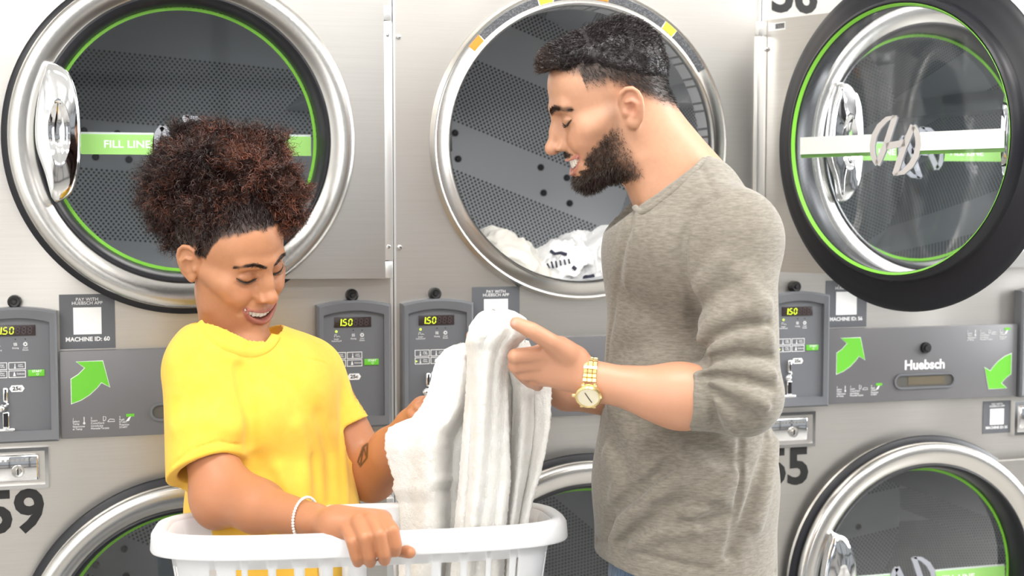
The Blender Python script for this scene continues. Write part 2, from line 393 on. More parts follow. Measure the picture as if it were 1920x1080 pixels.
    c = MB(); c.rbox(cx-0.0062, cx+0.0062, -0.026, -0.019, 1.069, 1.1015, 0.003, 3); c.rbox(cx-0.017, cx+0.016, -0.027, -0.019, 1.0635, 1.0705, 0.003, 3); put('coin_return', c, M_CHROME)
    put('coin_return_slot', MB().box(cx-0.0042, cx+0.0042, -0.0268, -0.0255, 1.073, 1.0985), M_BLACK)
    return box
ARROW = [(0.183, 1.111), (0.213, 1.122), (0.232, 1.141), (0.236, 1.150), (0.2525, 1.140), (0.241, 1.190), (0.196, 1.190), (0.210, 1.181), (0.198, 1.166), (0.183, 1.157)]
ARROW = [(0.183, 1.111), (0.200, 1.117), (0.216, 1.127), (0.230, 1.140), (0.2375, 1.1495), (0.2525, 1.1405), (0.2405, 1.190), (0.193, 1.190), (0.2085, 1.178), (0.196, 1.1655), (0.183, 1.1575)]
def grow(poly, d):
    cx = sum(p[0] for p in poly)/len(poly); cz = sum(p[1] for p in poly)/len(poly); out = []
    n = len(poly)
    for i in range(n):
        p0, p1, p2 = Vector(poly[i-1]), Vector(poly[i]), Vector(poly[(i+1) % n])
        a = (p1-p0).normalized(); b = (p2-p1).normalized(); na = Vector((a.y, -a.x)); nb = Vector((b.y, -b.x))
        t = na+nb; t = t/max(0.5, t.length_squared/2) if t.length > 1e-6 else na
        q = p1+t*d; out.append((q.x, q.y))
    return out
def instructions(pan, x, z, y):
    for t, dx in (('1\nSelect\nTemp\nSeleccione\nel Temp', 0), ('2\nInsert\nCoins/Card\nIntroduzca\nMoneda/Tarjeta', 0.033), ('3\nPush\nSTART\nPresione\nSTART', 0.085)):
        txt(t, 0.0052, x+dx, z, y, pan, M_WHITE, align='LEFT', linesp=0.95)
    g = MB(); g.box(x+0.098, x+0.113, y-0.0004, y+0.0004, z+0.010, z+0.0155); g.build('start_symbol', M_GREEN, pan, sm=None)
    k = MB(); k.prism(stroke([(x+0.021, z+0.002), (x+0.021, z+0.013)], 0.0012), y-0.0004, y+0.0004); k.lathe([(0.0006, y-0.0004), (0.0022, y-0.0004)], x+0.021, z+0.001, 10)
    k.prism(stroke([(x+0.056, z+0.004), (x+0.056, z+0.013), (x+0.061, z+0.011), (x+0.060, z+0.005), (x+0.056, z+0.004)], 0.0009), y-0.0004, y+0.0004)
    k.prism(stroke([(x+0.064, z+0.003), (x+0.068, z+0.007), (x+0.076, z+0.006), (x+0.077, z+0.002), (x+0.064, z+0.002)], 0.0008), y-0.0004, y+0.0004)
    k.prism([(x+0.098, z+0.002), (x+0.103, z+0.002), (x+0.107, z+0.011), (x+0.102, z+0.008)], y-0.0006, y+0.0004)
    k.build('instruction_icons', M_WHITE, pan, sm=None)['kind'] = 'stuff'
def centre_panel(e):
    x0, x1, z0, z1 = 0.1625, 0.6455, 1.044, 1.2105
    pan = MB().rbox(x0, x1, -0.018, 0, z0, z1, 0.0018).build('centre_panel', M_PANEL, e)
    y = -0.0182
    for fl in (False, True):
        A = ARROW if not fl else [(0.808-px+0.004, 2.2545-pz-0.001) for px, pz in ARROW]
        Mm = MB(); Mm.prism(grow(A, 0.0011), y-0.0004, y+0.0004); Mm.build('arrow_outline', M_WHITE, pan, sm=None)
        Mm = MB(); Mm.prism(A, y-0.0009, y); Mm.build('arrow', M_GREEN, pan, sm=None)
    instructions(pan, 0.184, 1.0715, y); instructions(pan, 0.512, 1.187, y)
    k = MB(); k.lathe([(0, -0.030), (0.006, -0.030), (0.008, -0.026), (0.0115, -0.026), (0.0125, -0.023), (0.0125, -0.017)], 0.404, 1.163, 24); k.build('lock', M_KNOB, pan)
    txt('Huebsch', 0.0295, 0.404, 1.124, y, pan, M_WHITE, bold=0.0009, name='maker_lettering')
    r = MB(); pts = lambda w, h: [(0.404+sg*(w-h)+h*math.cos(a), 1.0885+h*math.sin(a)) for sg, rng in ((1, range(-6, 7)), (-1, range(6, 19))) for a in [q*PI/12 for q in rng]]
    frame_prism(r, pts(0.078, 0.0175), pts(0.0735, 0.013), -0.022, -0.017); r.build('slot_rim', M_GREY, pan)
    s = MB(); s.prism(pts(0.0735, 0.013), -0.0185, -0.0175); s.build('slot', M_SLOT, pan)
    g = MB(); g.box(0.362, 0.455, -0.0192, -0.0184, 1.080, 1.098); g.build('slot_window', M_BRASS, pan, sm=None)
def coin_vault(e, x0, name='coin_vault'):
    z0, z1 = 0.951, 1.029; w = 0.129
    v = MB(); o = [(x0, z0), (x0+w, z0), (x0+w, z1), (x0, z1)]; i = [(x0+.007, z0+.007), (x0+w-.007, z0+.007), (x0+w-.007, z1-.007), (x0+.007, z1-.007)]
    frame_prism(v, o, i, -0.008, 0.012); va = v.build(name, M_CHROME, e)
    MB().box(x0+.007, x0+w-.007, 0.008, 0.011, z0+.007, z1-.007).build('vault_recess', M_BLACK, va, sm=None)
    MB().rbox(x0+.016, x0+w-.018, -0.008, 0.009, z0+.014, z1-.013, 0.004, 3).build('vault_door', M_CHROME, va)
    lx = x0+0.074; lz = 0.985
    l = MB(); l.lathe([(0, -0.014), (0.005, -0.014), (0.006, -0.011), (0.009, -0.012), (0.0115, -0.012), (0.012, -0.008), (0.012, -0.002)], lx, lz, 24); l.build('vault_lock', M_RING, va)
    MB().prism(stroke([(lx, lz-0.006), (lx, lz+0.006)], 0.0022), -0.0146, -0.0138).build('keyhole', M_BLACK, va, sm=None)
    l = MB()
    for k in range(9): l.box(x0+0.028+k*0.0085, x0+0.0335+k*0.0085, -0.0088, -0.0078, 1.004, 1.0085)
    l.build('embossed_marks', M_RING, va, sm=None)
def sticker(e, x0, x1, z0, z1, num):
    y = -0.0012; s = (x1-x0)/0.101
    st = MB().box(x0, x1, y, 0, z0, z1).build('pay_label', M_LABEL, e, sm=None)
    xm = (x0+x1)/2; zt = z1
    txt('PAY WITH\nHUEBSCH APP', 0.0088*s, xm, zt-0.0135*s, y-0.0002, st, M_WHITE, linesp=0.8, depth=0.0002)
    MB().box(xm-0.0255*s, xm+0.0255*s, y-0.0005, y, zt-0.076*s, zt-0.025*s).build('white_square', M_WHITE, st, sm=None)
    txt('MACHINE ID: %d' % num, 0.0112*s, xm, zt-0.0855*s, y-0.0002, st, M_WHITE, bold=0.0003*s, depth=0.0002)
def perf_disc(e, z, ang, rr, y):
    """back wall of a drum with UVs in metres"""
    n = 64; v = [(CX, y, z)]+[(CX+rr*math.cos(2*PI*i/n), y, z+rr*math.sin(2*PI*i/n)) for i in range(n)]
    me = pyd('drum_back', v, [(0, 1+i, 1+(i+1) % n) for i in range(n)])
    uv = me.uv_layers.new(name='UVMap'); ca, sa = math.cos(ang), math.sin(ang)
    for l in me.loops:
        c = me.vertices[l.vertex_index].co; dx, dz = c.x-CX, c.z-z
        uv.data[l.index].uv = (dx*ca+dz*sa, -dx*sa+dz*ca+UVOFF)
    return me
UVOFF = 0.0
def drum(e, z, ang, off):
    global UVOFF
    UVOFF = off; R = 0.365; yb = 0.66
    me = perf_disc(e, z, ang, R, yb); dr = link('drum', me, M_DRUM, e)
    # cylinder wall with UVs (arc length, depth)
    n = 96; v = []; f = []
    for j, y in enumerate((0.05, yb)):
        for i in range(n+1): v.append((CX+R*math.cos(2*PI*i/n), y, z+R*math.sin(2*PI*i/n)))
    f = [(i, i+1, n+1+i+1, n+1+i) for i in range(n)]
    m2 = pyd('drum_wall', v, f, 60); uv = m2.uv_layers.new(name='UVMap')
    for p in m2.polygons:
        for li in p.loop_indices:
            vi = m2.loops[li].vertex_index; i = vi % (n+1); y = m2.vertices[vi].co.y
            uv.data[li].uv = (y, 2*PI*R*i/n*1.0+y*0.25)
    link('drum_wall', m2, M_DRUM, dr)
    f = MB().lathe([(RO, -0.0), (RO, 0.05), (R, 0.05)], CX, z, 96).build('drum_front', M_GALV2, dr)
    # ribs
    for a in (0.35, 0.35+2*PI/3, 0.35+4*PI/3):
        r1 = MB(); c, s = math.cos(a), math.sin(a); t = (-s*0.03, c*0.03)
        p = [(CX+R*c-t[0], z+R*s-t[1]), (CX+(R-0.075)*c, z+(R-0.075)*s), (CX+R*c+t[0], z+R*s+t[1])]
        r1.prism(p, 0.12, yb-0.001); r1.build('drum_rib', M_GALV2, dr, sm=None)
    rv = []
    ca, sa = math.cos(ang), math.sin(ang)
    for du in (-0.195, -0.12, 0.12, 0.195):
        for dv in (-0.029, 0.029):
            vv = dv+BANDC-off; uu = du+(0.03 if dv < 0 else 0)
            x = CX+uu*ca-vv*sa; zz = z+uu*sa+vv*ca
            MB().lathe([(0, yb-0.008), (0.005, yb-0.0075), (0.0085, yb-0.004), (0.0085, yb)], x, zz, 14).build('rivet', M_DARKM, dr)
    return dr
BANDC = 0.0
M_GALV2 = mat('drum_sheet', (0.58, 0.60, 0.62), 0.4, 0.3)
M_DARKM = mat('dark_metal', (0.06, 0.06, 0.065), 0.4, 0.6)
M_BRASS = mat('slot_window', (0.20, 0.17, 0.12), 0.25, 0.4)
HINGE = 0.79
def dryer_door(e, z, ang=0.0):
    """round glazed door on a rectangular plate, hinged on its right"""
    plate = MB(); dx = CX-HINGE
    # plate: right of the ring, with its left edge hidden below the ring
    n = 40; arc = [(dx+0.300*math.cos(a), 0.300*math.sin(a)) for a in [1.10-2.20*i/n for i in range(n+1)]]
    poly = [(dx+0.136, -0.2705), (-0.009, -0.2705), (-0.009, 0.2705), (dx+0.136, 0.2705)]+arc
    m_ = len(poly); vv = [(x, -0.036, zz) for x, zz in poly]+[(x, -0.012, zz) for x, zz in poly]
    right = [(-0.009, 0.2705-0.541*i/n) for i in range(n+1)]
    v = [(x, y, zz) for y in (-0.045, -0.030) for pts in (arc, right) for x, zz in pts]
    k = n+1; f = []
    for i in range(n): f += [(i, i+1, k+i+1, k+i), (2*k+i, 3*k+i, 3*k+i+1, 2*k+i+1), (k+i, k+i+1, 3*k+i+1, 3*k+i), (i, 2*k+i, 2*k+i+1, i+1)]
    f += [(0, k, 3*k, 2*k), (n, 2*k+n, 3*k+n, k+n)]
    plate.add(v, f)
    door = plate.build('dryer_door', M_DOOR, e, sm=30)
    door.location = (HINGE, 0, z); door.rotation_euler = (0, 0, ang)
    r = MB().lathe([(0.320, -0.034), (0.3215, -0.044), (0.3190, -0.055), (0.3130, -0.0605), (0.300, -0.0620), (0.288, -0.0585), (0.276, -0.0510), (0.2705, -0.0465), (0.268, -0.042), (0.268, -0.036)], dx, 0, 128, closed=True)
    r.build('door_ring', M_RING, door, 40)
    g = MB().lathe([(0.2695, -0.050), (0.264, -0.046), (0.256, -0.010), (0.254, 0.006), (0.2555, 0.012), (0.2590, 0.018), (0.2640, 0.021), (0.270, 0.017), (0.2735, 0.004), (0.276, -0.003), (0.280, -0.004),
                    (0.284, -0.006), (0.296, -0.008), (0.308, -0.0125), (0.320, -0.0165), (0.3300, -0.019), (0.3335, -0.0235), (0.3300, -0.0285), (0.315, -0.030), (0.30, -0.034)], dx, 0, 128, closed=True)
    g.build('rubber_gasket', M_BLACK, door, 50)
    gl = MB().lathe([(0, 0.010), (0.2580, 0.010)], dx, 0, 96).build('door_glass', M_GLASS, door)
    if not ang: MB().lathe([(0.2475, 0.0085), (0.2535, 0.0085), (0.2535, 0.0095), (0.2475, 0.0095)], dx, 0, 128, closed=True).build('green_line', M_LGREEN, door, None)
    MB().lathe([(0.2555, 0.0135), (0.2562, 0.0130), (0.2605, 0.0200), (0.2598, 0.0206)], dx, 0, 128, closed=True).build('green_line', M_LGREEN, door, None)
    for s in (-1, 1):
        xa, xb = (-0.243, -0.052) if s < 0 else (0.066, 0.243)
        if s < 0: xb = -0.058
        else: xa = 0.058
        MB().box(dx+xa, dx+xb, 0.0080, 0.0092, -0.0285, 0.0095).build('fill_band', M_BAND, door, None)
        MB().box(dx+xa, dx+xb, 0.0105, 0.0117, -0.0215, 0.0135).build('fill_band', M_BANDB, door, None)
        txt('FILL LINE', 0.0195, dx+(-0.108 if s < 0 else 0.118), -0.0095, 0.0079, door, M_WHITE, bold=0.0004, sx=1.12, name='fill_line_lettering')
    # emblem: leaning H with two crescents (reads right from inside the door)
    sc = 1/6/971.0
    stem = [((425, 175), (330, 480), (232, 715)), ]
    cres = [(440, 172), (330, 205), (245, 285), (190, 390), (172, 500), (178, 590), (200, 660), (232, 712)]
    wc = [6, 40, 50, 52, 50, 48, 44, 40]
    for nm, yy, mm in (('emblem', 0.0083, M_LOGO), ('emblem', 0.0118, M_LOGOB)):
        em = MB()
        for sg in (1, -1):
            for pts, w in ((stem[0], [52, 52, 52]), (cres, wc)):
                q = [(-sg*(a-428)*sc/0.80, -sg*(b-505)*sc) for a, b in pts]
                em.prism(stroke([(dx+a, b-0.010) for a, b in q], [x_*sc*1.5 for x_ in w]), yy-0.0003, yy+0.0003)
        em.prism(stroke([(dx-(330-428)*sc/0.8, -(510-505)*sc-0.010), (dx-(540-428)*sc/0.8, -(480-505)*sc-0.010)], 76*sc), yy-0.0003, yy+0.0003)
        em.build(nm, mm, door, None)
    # chrome pull: lens-shaped plate with an oval cup
    out = [(0.156, 0.136), (0.185, 0.125), (0.2015, 0.092), (0.209, 0.04), (0.209, -0.03), (0.2015, -0.078), (0.187, -0.108), (0.160, -0.118), (0.146, -0.07), (0.131, -0.02), (0.130, 0.03), (0.138, 0.085), (0.148, 0.118)]
    def cr(P4, t): return tuple(0.5*((2*P4[1][k])+(-P4[0][k]+P4[2][k])*t+(2*P4[0][k]-5*P4[1][k]+4*P4[2][k]-P4[3][k])*t*t+(-P4[0][k]+3*P4[1][k]-3*P4[2][k]+P4[3][k])*t**3) for k in (0, 1))
    N = len(out); poly = [cr([out[(i+j-1) % N] for j in range(4)], t/4) for i in range(N) for t in range(4)]
    cx, cz = 0.172, 0.008; hm = MB(); NN = len(poly); v = []; 
    el = lambda a, s: (cx+0.0195*s*math.cos(a), cz+0.058*s*math.sin(a))
    angp = [math.atan2((pz-cz)/0.058, (px-cx)/0.0195) for px, pz in poly]
    rings = [(1.0, None, -0.052), (0.985, None, -0.068), (0.93, None, -0.074), (0.7, None, -0.078), (0.35, None, -0.080)]
    for s, _, y in rings:
        for (px, pz), a in zip(poly, angp):
            ex, ez = el(a, 1.0); v.append((dx+ex+(px-ex)*s-CX, y, ez+(pz-ez)*s))
    for s, y in ((1.08, -0.0830), (1.0, -0.0835), (0.93, -0.080), (0.75, -0.069), (0.4, -0.064), (0.01, -0.063)):
        for a in angp: ex, ez = el(a, s); v.append((dx+ex-CX, y, ez))
    R_ = len(v)//NN; f = [(j*NN+i, j*NN+(i+1) % NN, (j+1)*NN+(i+1) % NN, (j+1)*NN+i) for j in range(R_-1) for i in range(NN)]
    hm.add(v, f); hm.build('door_pull', M_CHROME, door, 60)
    if ang:
        MB().box(-0.062, -0.014, -0.0300, -0.0294, 0.246, 0.262).build('bar_code_label', M_WHITE, door, None)
        k = MB()
        for i in range(14): k.box(-0.060+i*0.0019, -0.0592+i*0.0019+(0.0006 if i % 3 else 0), -0.0294, -0.0291, 0.249, 0.260)
        k.build('bar_code', M_BPRINT, door, None)['kind'] = 'stuff'
    # hinge on the door edge
    h = MB(); h.rbox(-0.010, 0.0085, -0.040, -0.001, -0.235, 0.235, 0.002); h.rbox(-0.010, 0.0085, -0.038, -0.003, 0.2365, 0.2665, 0.003); h.rbox(-0.010, 0.0085, -0.038, -0.003, -0.2705, -0.2365, 0.003)
    hi = h.build('hinge', M_GALV, door)
    for zz in (0.208, -0.208):
        MB().lathe([(0, -0.0425), (0.003, -0.0422), (0.0045, -0.0405), (0.0045, -0.038)], -0.001, zz, 14).build('hinge_screw', M_CHROME, door)
    return door
def opening(e, z, warn=False):
    rim = MB().lathe([(0.326, 0.001), (0.3235, -0.004), (0.3215, -0.013), (0.319, -0.0175), (0.316, -0.017), (0.3145, -0.0150), (0.296, -0.0150), (0.2935, -0.0175), (0.289, -0.0180), (0.285, -0.014), (RO, 0.0), (RO, 0.05)], CX, z, 128)
    rm = rim.build('opening_rim', M_RING, e, 50)
    if warn:
        for a0, a1, mm in ((136, 109.3, M_WARN), (109, 103.4, M_YELLOW), (103, 86.3, M_WARN), (86, 80.2, M_ORANGE), (80, 55.3, M_WARN), (55, 49.6, M_YELLOW), (49.4, 31, M_WARN), (142, 136.3, M_ORANGE)):
            l = MB().lathe([(0.2975, -0.0154), (0.2975, -0.0158), (0.3135, -0.0158), (0.3135, -0.0154)], CX, z, 16, a0=math.radians(min(a0, a1)), a1=math.radians(max(a0, a1)))
            l.build('warning_label', mm, rm, None)
        MB().rbox(CX-0.288, CX-0.281, -0.014, 0.01, z-0.018, z+0.016, 0.002).build('door_latch', M_KNOB, rm)
def make_dryer(x0, nu, nl, label, open_upper=False, doff=0.0, ang=-0.1, warn=False):
    e = empty('stacked_dryer', (x0, 0, 0))
    tag(e, label, 'dryer')
    b = MB(); a0, a1 = 0.0018, WM-0.0018
    b.hole_plate(a0, a1, 1.30, 2.0, CX, ZU_, RO, 0.0); b.hole_plate(a0, a1, 0.25, 1.03, CX, ZL, RO, 0.0)
    for z0, z1 in ((0.0, 0.25), (1.03, 1.30)): b.add([(a0, 0, z0), (a1, 0, z0), (a1, 0, z1), (a0, 0, z1)], [(0, 1, 2, 3)])
    b.add([(x, y, z) for y in (0, 0.9) for x in (a0, a1) for z in (0, 2.0)], [(0, 1, 5, 4), (2, 6, 7, 3), (4, 5, 7, 6), (1, 3, 7, 5), (0, 4, 6, 2)])
    b.build('cabinet', M_STEEL, e, sm=30)
    for x in (0.001, WM-0.0055):
        MB().box(x, x+0.0045, -0.003, -0.0002, 0.02, 1.995).build('edge_trim', M_GALV, e, None)
    for z in (ZU_, ZL):
        drum(e, z, ang if z == ZU_ else ang-0.35, doff if z == ZU_ else 0.05); opening(e, z, warn and z == ZU_)
    dryer_door(e, ZU_, 0.0 if not open_upper else open_upper)
    dryer_door(e, ZL, 0.0)
    for x in (0.0125, 0.648): control_box(e, x)
    centre_panel(e)
    for x in (0.084, 0.7205):
        MB().lathe([(0, -0.020), (0.004, -0.020), (0.005, -0.017), (0.009, -0.018), (0.0118, -0.0155), (0.0125, -0.010), (0.0125, 0)], x, 1.3055, 24).build('cam_lock', M_KNOB, e)
    for x in (0.010, 0.650): coin_vault(e, x)
    for z in (1.819, 1.399): MB().lathe([(0, -0.006), (0.003, -0.0055), (0.0052, -0.002), (0.0055, 0)], 0.0135, z, 14).build('cabinet_screw', M_CHROME, e)
    sticker(e, 0.1635, 0.265, 1.2125, 1.3165, nu)
    sticker(e, 0.570, 0.643, 0.957, 1.032, nl)
    txt(str(nl), 0.112, 0.0745, 0.903, -0.0008, e, M_BPRINT, name='cabinet_number', bold=0.0034, sx=1.0, space=0.98)
    txt(str(nu), 0.112, 0.0785, 1.935, -0.0008, e, M_BPRINT, name='cabinet_number', bold=0.0034, sx=1.0, space=0.98)
    return e
D1 = make_dryer(-1.055, 60, 59, 'steel stacked dryer numbered 59 with closed doors, left end behind the woman in yellow', doff=0.0, ang=-0.08)
D2 = make_dryer(-0.249, 58, 57, 'middle steel stacked dryer with its upper door wide open, behind the bearded man', open_upper=math.radians(180-70), doff=0.02, ang=-0.36, warn=True)
D3 = make_dryer(0.557, 56, 55, 'steel stacked dryer numbered 55 at the right, seen behind the swung-open round door', doff=0.1, ang=0.5)

# ------------------------------------------------------------------ sculpting engine: blended distance fields turned into one continuous skin
F4 = np.float32
def A3(*v): return np.array(v, F4)
class Prim:
    __slots__ = ('t', 'a', 'b', 'r1', 'r2', 'k', 'op', 'R', 'sc', 'w', 'pts', 'rs')
    def __init__(s, **kw):
        s.k = 0.01; s.op = 'u'; s.R = None; s.sc = None; s.w = 0
        for q, v in kw.items(): setattr(s, q, v)
    def d(s, p):
        if s.t == 'e':
            q = (p-s.a) @ s.R if s.R is not None else p-s.a
            k0 = np.sqrt(((q/s.r1)**2).sum(-1)); k1 = np.sqrt(((q/(s.r1*s.r1))**2).sum(-1))
            return k0*(k0-1)/np.maximum(k1, 1e-6)
        if s.t == 'c':
            if s.sc is not None:                       # flattened along an axis through a
                ax, f = s.sc; h = (p-s.a) @ ax; q = p+(h*(1/f-1))[..., None]*ax
                m = min(f, 1.0)
            else: q = p; m = 1.0
            ba = s.b-s.a; L = float(ba @ ba)+1e-12; pa = q-s.a
            t = np.clip((pa @ ba)/L, 0, 1); dd = np.sqrt(((pa-t[..., None]*ba)**2).sum(-1))
            return (dd-(s.r1+(s.r2-s.r1)*t))*m
        if s.t == 'p':                                  # polyline with radii
            best = None
            for i in range(len(s.pts)-1):
                a = s.pts[i]; ba = s.pts[i+1]-a; L = float(ba @ ba)+1e-12; pa = p-a
                t = np.clip((pa @ ba)/L, 0, 1); dd = np.sqrt(((pa-t[..., None]*ba)**2).sum(-1))-(s.rs[i]+(s.rs[i+1]-s.rs[i])*t)
                best = dd if best is None else np.minimum(best, dd)
            return best
        if s.t == 'k':                                  # everything beyond a plane, near its centre
            dv = p-s.a; return np.maximum(-(dv @ s.b), np.sqrt((dv*dv).sum(-1))-s.r1)
def CUT(c, n, R):
    n = np.array(n, float); n /= np.linalg.norm(n); return Prim(t='k', a=np.array(c, F4), b=n.astype(F4), r1=R, k=.0025, op='s')
def smin(a, b, k):
    h = np.maximum(k-np.abs(a-b), 0)
    return np.minimum(a, b)-h*h/(4*k)
def combine(prims, p, ds=None):
    f = None
    for i, q in enumerate(prims):
        d = q.d(p)
        if q.op == 'u': f = d if f is None else smin(f, d, q.k)
        elif q.op == 's':
            if f is not None: f = -smin(-f, d, q.k)
        elif q.op == 'g':                               # groove (w<0) or ridge (w>0): displacement along a stroke
            if f is not None: f = f-q.w*np.exp(-(np.maximum(d, 0)/q.k)**2)
        elif q.op == 'i':                               # intersect
            if f is not None: f = -smin(-f, -d, q.k)
    return f
def sculpt(prims, h, post=None, pad=0.02, B=12, clip=None):
    """surface nets over the blocks that the surface passes through; returns verts, quads"""
    lo = np.array([1e9]*3); hi = -lo
    for q in prims:
        if q.op != 'u': continue
        P_ = [q.a] if q.t == 'e' else [q.a, q.b] if q.t == 'c' else list(q.pts)
        r = float(np.max(q.r1)) if q.t == 'e' else max(q.r1, q.r2)*(max(1.0, q.sc[1]) if q.sc is not None else 1.0) if q.t == 'c' else max(q.rs)
        for c in P_: lo = np.minimum(lo, c-r); hi = np.maximum(hi, c+r)
    lo = lo-pad; hi = hi+pad
    if clip is not None: lo = np.maximum(lo, clip[0]); hi = np.minimum(hi, clip[1])
    nb = np.ceil((hi-lo)/(h*B)).astype(int); N = nb*B+1
    Rb = h*B*0.87
    sb = -(-nb//4); gi = np.stack(np.meshgrid(*[np.arange(n) for n in sb], indexing='ij'), -1).reshape(-1, 3)
    gc = (lo+(gi+0.5)*h*B*4).astype(F4); dm = np.full(len(gc), 9.0)
    for q in prims:
        if q.op == 'u': dm = np.minimum(dm, q.d(gc)-q.k)
    gi = gi[dm < Rb*4*1.5+0.01]; o4 = np.stack(np.meshgrid(*[np.arange(4)]*3, indexing='ij'), -1).reshape(-1, 3)
    ii = (gi[:, None]*4+o4[None]).reshape(-1, 3); ii = ii[(ii < nb).all(1)]
    cen = (lo+(ii+0.5)*h*B).astype(F4)
    D = np.stack([q.d(cen) for q in prims])            # prims x blocks
    kk = np.array([q.k*(1.9 if q.op == 'g' else 1.0) for q in prims])[:, None]
    near = D < Rb*1.5+kk*2.3+0.006
    isu = np.array([q.op == 'u' for q in prims])
    act = near[isu].any(0)
    inside = (D[isu] < -Rb*1.6-0.03).any(0)
    act &= ~inside
    g = np.stack(np.meshgrid(*[np.arange(B+1)]*3, indexing='ij'), -1).reshape(-1, 3)
    VK = []; VP = []; Q = []
    NY, NZ = int(N[1])+2, int(N[2])+2
    key = lambda c: (c[..., 0].astype(np.int64)*NY+c[..., 1])*NZ+c[..., 2]
    for bi in np.nonzero(act)[0]:
        base = ii[bi]*B; idx = base+g; pts = (lo+idx*h).astype(F4)
        sel = [q for q, m in zip(prims, near[:, bi]) if m]
        f = combine(sel, pts)
        if f is None: continue
        if post is not None: f = post(pts, f)
        f = f.reshape(B+1, B+1, B+1); s = f < 0
        if s.all() or not s.any(): continue
        # cells
        c = [f[i:B+i, j:B+j, k:B+k] for i in (0, 1) for j in (0, 1) for k in (0, 1)]
        sc = [x < 0 for x in c]; cnt = sum(x.astype(np.int8) for x in sc); mix = (cnt > 0) & (cnt < 8)
        ci = np.argwhere(mix)
        if len(ci):
            F8 = np.stack([x[mix] for x in c], -1)
            off = np.array([(i, j, k) for i in (0, 1) for j in (0, 1) for k in (0, 1)], float)
            acc = np.zeros((len(ci), 3)); w = np.zeros(len(ci))
            for a in range(8):
                for ax in (4, 2, 1):
                    if a & ax: continue
                    b = a | ax; m = (F8[:, a] < 0) != (F8[:, b] < 0)
                    t = F8[:, a]/(F8[:, a]-F8[:, b]+1e-12)
                    t = np.where(m, t, 0)
                    acc += (off[a]+(off[b]-off[a])*t[:, None])*m[:, None]; w += m
            v = acc/w[:, None]
            VK.append(key(base+ci)); VP.append(lo+(base+ci+v)*h)
        for ax in range(3):
            o1, o2 = [x for x in range(3) if x != ax]
            sl0 = [slice(0, B)]*3; sl1 = [slice(0, B)]*3; sl1[ax] = slice(1, B+1)
            e0 = s[tuple(sl0)]; e1 = s[tuple(sl1)]; m = e0 != e1
            e = np.argwhere(m)
            if not len(e): continue
            e = e+base; d1 = np.zeros(3, int); d1[o1] = 1; d2 = np.zeros(3, int); d2[o2] = 1
            q = np.stack([key(e-d1-d2), key(e-d2), key(e), key(e-d1)], -1)
            flip = e0[m]
            if ax == 1: flip = ~flip
            q[~flip] = q[~flip][:, ::-1]
            Q.append(q)
    VK = np.concatenate(VK); VP = np.concatenate(VP); Q = np.concatenate(Q)
    o = np.argsort(VK); VK = VK[o]; VP = VP[o]
    pos = np.searchsorted(VK, Q); pos = np.minimum(pos, len(VK)-1)
    ok = (VK[pos] == Q).all(1)
    return VP, pos[ok]
def sculpt_body(prims, z0, h1=.0017, h2=.0026):
    """one skin: fine grid above z0, coarser below; the change of grid lies under the clothes"""
    big = 9.0
    V1, Q1 = sculpt(prims, h1, clip=(np.array([-big, -big, z0-.006]), np.array([big]*3)))
    V2, Q2 = sculpt(prims, h2, clip=(np.array([-big]*3), np.array([big, big, z0+.006])))
    return np.concatenate([relax(V1, Q1, 1, .35), relax(V2, Q2, 1, .35)]), np.concatenate([Q1, Q2+len(V1)])
def relax(V, Q, it=2, lam=0.5):
    n = len(V)
    for _ in range(it):
        acc = np.zeros((n, 3)); c = np.zeros(n)
        for a, b in ((0, 1), (1, 2), (2, 3), (3, 0)):
            for ax in range(3):
                acc[:, ax] += np.bincount(Q[:, a], V[Q[:, b], ax], n)+np.bincount(Q[:, b], V[Q[:, a], ax], n)
            c += np.bincount(Q[:, a], minlength=n)+np.bincount(Q[:, b], minlength=n)
        m = c > 0; V[m] += lam*(acc[m]/c[m][:, None]-V[m])
    return V
def quad_mesh(name, V, Q, col=None, origin=None):
    me = bpy.data.meshes.new(name)
    if origin is not None: V = V-np.asarray(origin)
    me.vertices.add(len(V)); me.vertices.foreach_set('co', V.astype(F4).ravel())
    k = Q.shape[1]
    me.loops.add(len(Q)*k); me.loops.foreach_set('vertex_index', Q.astype(np.int32).ravel())
    me.polygons.add(len(Q)); me.polygons.foreach_set('loop_start', np.arange(0, len(Q)*k, k, dtype=np.int32))
    me.update(calc_edges=True); me.validate()
    me.polygons.foreach_set('use_smooth', np.ones(len(me.polygons), bool))
    if col is not None:
        a = me.color_attributes.new('Col', 'FLOAT_COLOR', 'POINT')
        a.data.foreach_set('color', np.concatenate([col, np.ones((len(col), 1))], 1).astype(F4).ravel())
    return me
def mesh_normals(V, Q):
    n = np.zeros_like(V); a = V[Q[:, 2]]-V[Q[:, 0]]; b = V[Q[:, 3 if Q.shape[1] > 3 else 1]]-V[Q[:, 1 if Q.shape[1] > 3 else 0]]
    c = np.cross(a, b)
    for i in range(Q.shape[1]):
        for ax in range(3): n[:, ax] += np.bincount(Q[:, i], c[:, ax], len(V))
    return n/np.maximum(np.linalg.norm(n, axis=1, keepdims=True), 1e-12)
def vnoise(p, sc, seed=0):
    """cheap smooth noise in [-1,1] from rotated sines"""
    r = np.random.default_rng(seed); out = 0; 
    for i in range(6):
        d = r.normal(size=3); d /= np.linalg.norm(d); f = sc*(0.6+0.9*r.random())
        out = out+np.sin((p @ d)*f*6.283+r.random()*6.283+1.3*np.sin((p @ np.roll(d, 1))*f*3.7+i))
    return out/6*1.6
